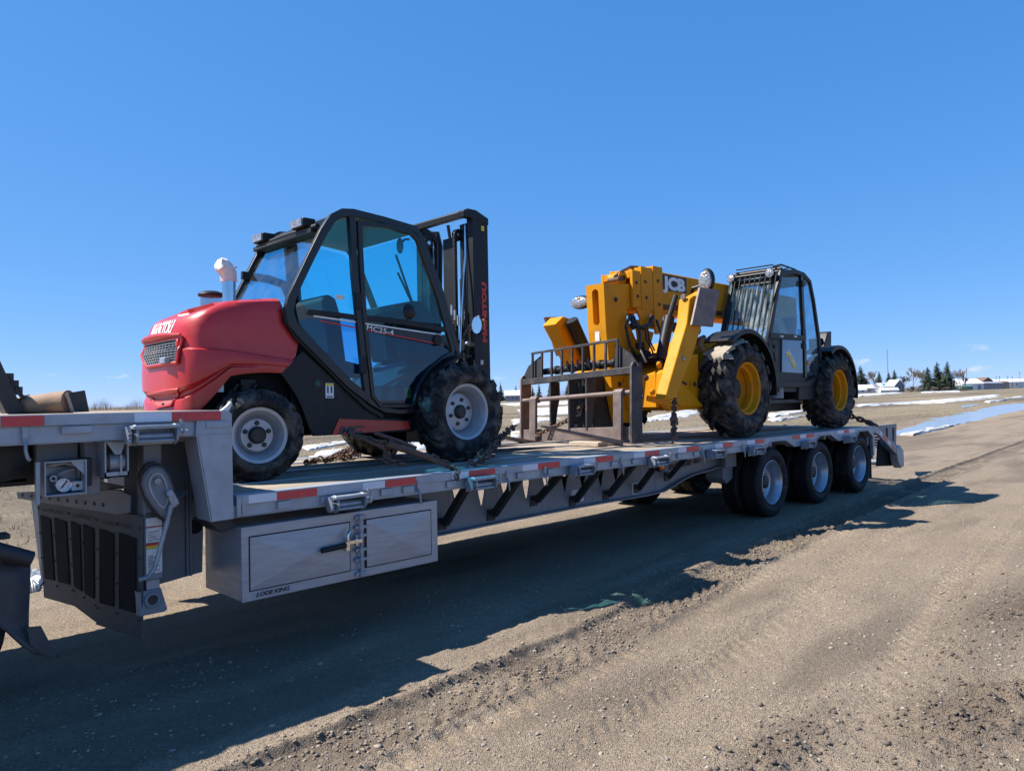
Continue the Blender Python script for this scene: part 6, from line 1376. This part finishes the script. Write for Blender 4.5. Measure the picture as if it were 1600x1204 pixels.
# ---- farm buildings
WW = mat('white_siding', (.66,.66,.65), (.56,.56,.56), .7, 0, .5); WR = mat('snowy_metal_roof', (.74,.76,.79), (.62,.64,.67), .6, 0, .4); BLU = mat('blue_tarp', (.02,.22,.55), None, .6); GRN = mat('green_siding', (.10,.22,.18), (.08,.18,.15), .7, 0, 1); BRN = mat('brown_roof', (.16,.10,.075), None, .8, 0, 1); GRY = mat('grey_siding', (.24,.26,.30), (.19,.21,.25), .7, 0, 1); BEI = mat('tan_siding', (.36,.25,.19), None, .7, 0, 1); WIN = mat('dark_window_pane', (.03,.04,.05), None, .1)
def building(u0, u1, D, hw, hr, dp, wm, rm, label, name='farm_building', ends=False, wins=4, door=None, tarp=None, yaw=0., base=0.):
    A, B = spot(u0, D), spot(u1, D); w = (B-A).length; a = math.atan2((B-A).y, (B-A).x)+yaw; t = empty(name, (A.x, A.y, base), None, (0,0,a)); tag(t, label, 'building')
    m = M().box((0,0,-.5), (w,dp,hw))
    if ends: m.prism([(0,.0,hw),(w,0,hw),(w/2,0,hw+hr)], (0,dp,0)); 
    else: m.prism([(0,0,hw),(0,dp,hw),(0,dp/2,hw+hr)], (w,0,0))
    m.build('wall', wm, t, smooth=0); o = .25
    if ends:
        k = hr/(w/2)
        r = M().prism([(-o,-o,hw-k*o),(w/2,-o,hw+hr),(w/2,-o,hw+hr+.18),(-o,-o,hw-k*o+.18)], (0,dp+2*o,0)).prism([(w+o,-o,hw-k*o),(w/2,-o,hw+hr),(w/2,-o,hw+hr+.18),(w+o,-o,hw-k*o+.18)], (0,dp+2*o,0))
    else:
        k = hr/(dp/2); r = M().prism([(-o,-o,hw-k*o),(-o,dp/2,hw+hr),(-o,dp/2,hw+hr+.18),(-o,-o,hw-k*o+.18)], (w+2*o,0,0)).prism([(-o,dp+o,hw-k*o),(-o,dp/2,hw+hr),(-o,dp/2,hw+hr+.18),(-o,dp+o,hw-k*o+.18)], (w+2*o,0,0))
    R_ = r.build('roof', rm, t, smooth=0)
    if tarp: M().prism([(w*tarp[0],-o-.02,hw-k*o+.2),(w*tarp[1],-o-.02,hw-k*o+.2),(w*tarp[1],dp*.4,hw+hr*.8+.2),(w*tarp[0],dp*.4,hw+hr*.8+.2)], (0,0,.05)).build('roof_tarp', BLU, R_, smooth=0)
    for i in range(wins):
        x = w*(i+.6)/(wins+.3); f = M().box((x-.5,-.06,hw*.38), (x+.5,.02,hw*.78)).build('window', WW, t, smooth=0); M().box((x-.4,-.075,hw*.42), (x+.4,-.0605,hw*.74)).build('pane', WIN, f, smooth=0)
    if door: M().box((w*door-.9,-.05,-.2), (w*door+.9,.02,hw*.75)).build('door', GRY, t, smooth=0)
    return t
building(1333,1367,350,2.2,1.5,7,WW,WR,'long white shed with snowy roof beside the rear telehandler wheel',wins=3)
building(1334,1354,330,1.4,.6,3,WW,WR,'low white trailer house standing in front of the long white shed','trailer_house',wins=2)
building(1376,1402,370,2.6,1.9,8,GRY,WR,'grey shed with a blue tarp on its snowy roof',tarp=(.22,.6),wins=2)
building(1398,1413,350,3.2,2.6,9,GRY,WR,'small grey gabled barn right of the blue tarp roof',ends=True,wins=1)
building(1376,1404,325,1.1,.9,3,WW,WR,'low white rounded shed lying in front of the blue tarp roof',wins=0)
building(1503,1520,380,1.9,.5,5,GRN,GRN,'low green shed in front of the white gabled barn',wins=1)
building(1503,1537,410,3.4,2.6,12,WW,WR,'white barn with a snow covered roof right of the big spruces',wins=0,door=.8)
building(1536,1552,520,5.4,2.6,10,BRN,BRN,'brown house showing above the blue grey shop building',ends=True,wins=1)
building(1537,1568,430,3.4,.9,9,GRY,GRY,'blue grey shop building with dark windows left of the tan house',wins=5)
building(1567,1577,440,3.8,.8,7,BEI,BRN,'narrow tan house between grey shop and white hall',wins=1)
building(1553,1640,520,4.4,2.0,14,WW,WR,'long white hall with snowy roof at the right edge',wins=6)
building(789,812,330,2.6,2.2,10,GRY,WR,'pale roofed house seen left of the fork carriage','farm_house',wins=3)
building(935,975,400,2.4,1.4,9,BEI,BRN,'low tan farm shed hidden behind the telehandler forks',wins=2)
# ---- poles and mast
def pole(u, D, h, label, name='utility_pole', arm=True, r=.16, group='utility poles along the far road'):
    p = spot(u, D); t = empty(name, p); tag(t, label, 'pole', group); M().cyl((0,0,-.3), (0,0,h), r, 6, r*.7).build('post', BARK, t)
    if arm: M().box((-1.2,-.08,h-.9), (1.2,.08,h-.7)).build('cross_arm', BARK, t)
pole(1511,430,13,'tallest wooden utility pole above the white barn')
for u, h, l in ((1527,8,'utility pole above the white barn roof'),(1557,8.5,'utility pole at the left end of the long white hall'),(1562,8.5,'second utility pole from the left end of the long white hall'),(1575,8.5,'utility pole in front of the middle of the white hall'),(1582,8,'short utility pole before the white hall'),(1594,11,'utility pole close to the right edge of the picture')): pole(u, 480, h, l)
p = spot(1388, 560); t = empty('radio_mast', p); tag(t, 'thin grey lattice radio mast rising behind the small spruces', 'mast'); m = M(); hM = 31
for k in range(3):
    a = 2*PI*k/3; m.cyl((.35*math.cos(a),.35*math.sin(a),0), (.3*math.cos(a),.3*math.sin(a),hM), .10, 5)
for z in range(0, hM, 2):
    for k in range(3): a, b_ = 2*PI*k/3, 2*PI*(k+1)/3; m.cyl((.35*math.cos(a),.35*math.sin(a),z), (.33*math.cos(b_),.33*math.sin(b_),z+2), .05, 4)
m.build('lattice', GALV, t); M().cyl((0,0,hM), (0,0,hM+2), .06, 5).build('antenna', GALV, t)
# ================================================================== put machine empties at their bases
def rebase(E, B):
    for c in kids(E): c.location = Vector(c.location)-B
    E.location = Vector((ct*B.x+st*B.z, B.y, -st*B.x+ct*B.z)); E.rotation_euler = (0, TH, 0)
rebase(FK, FB); rebase(TEL, TBASE); rebase(TR, Vector((5.5, 1.3, .026)))
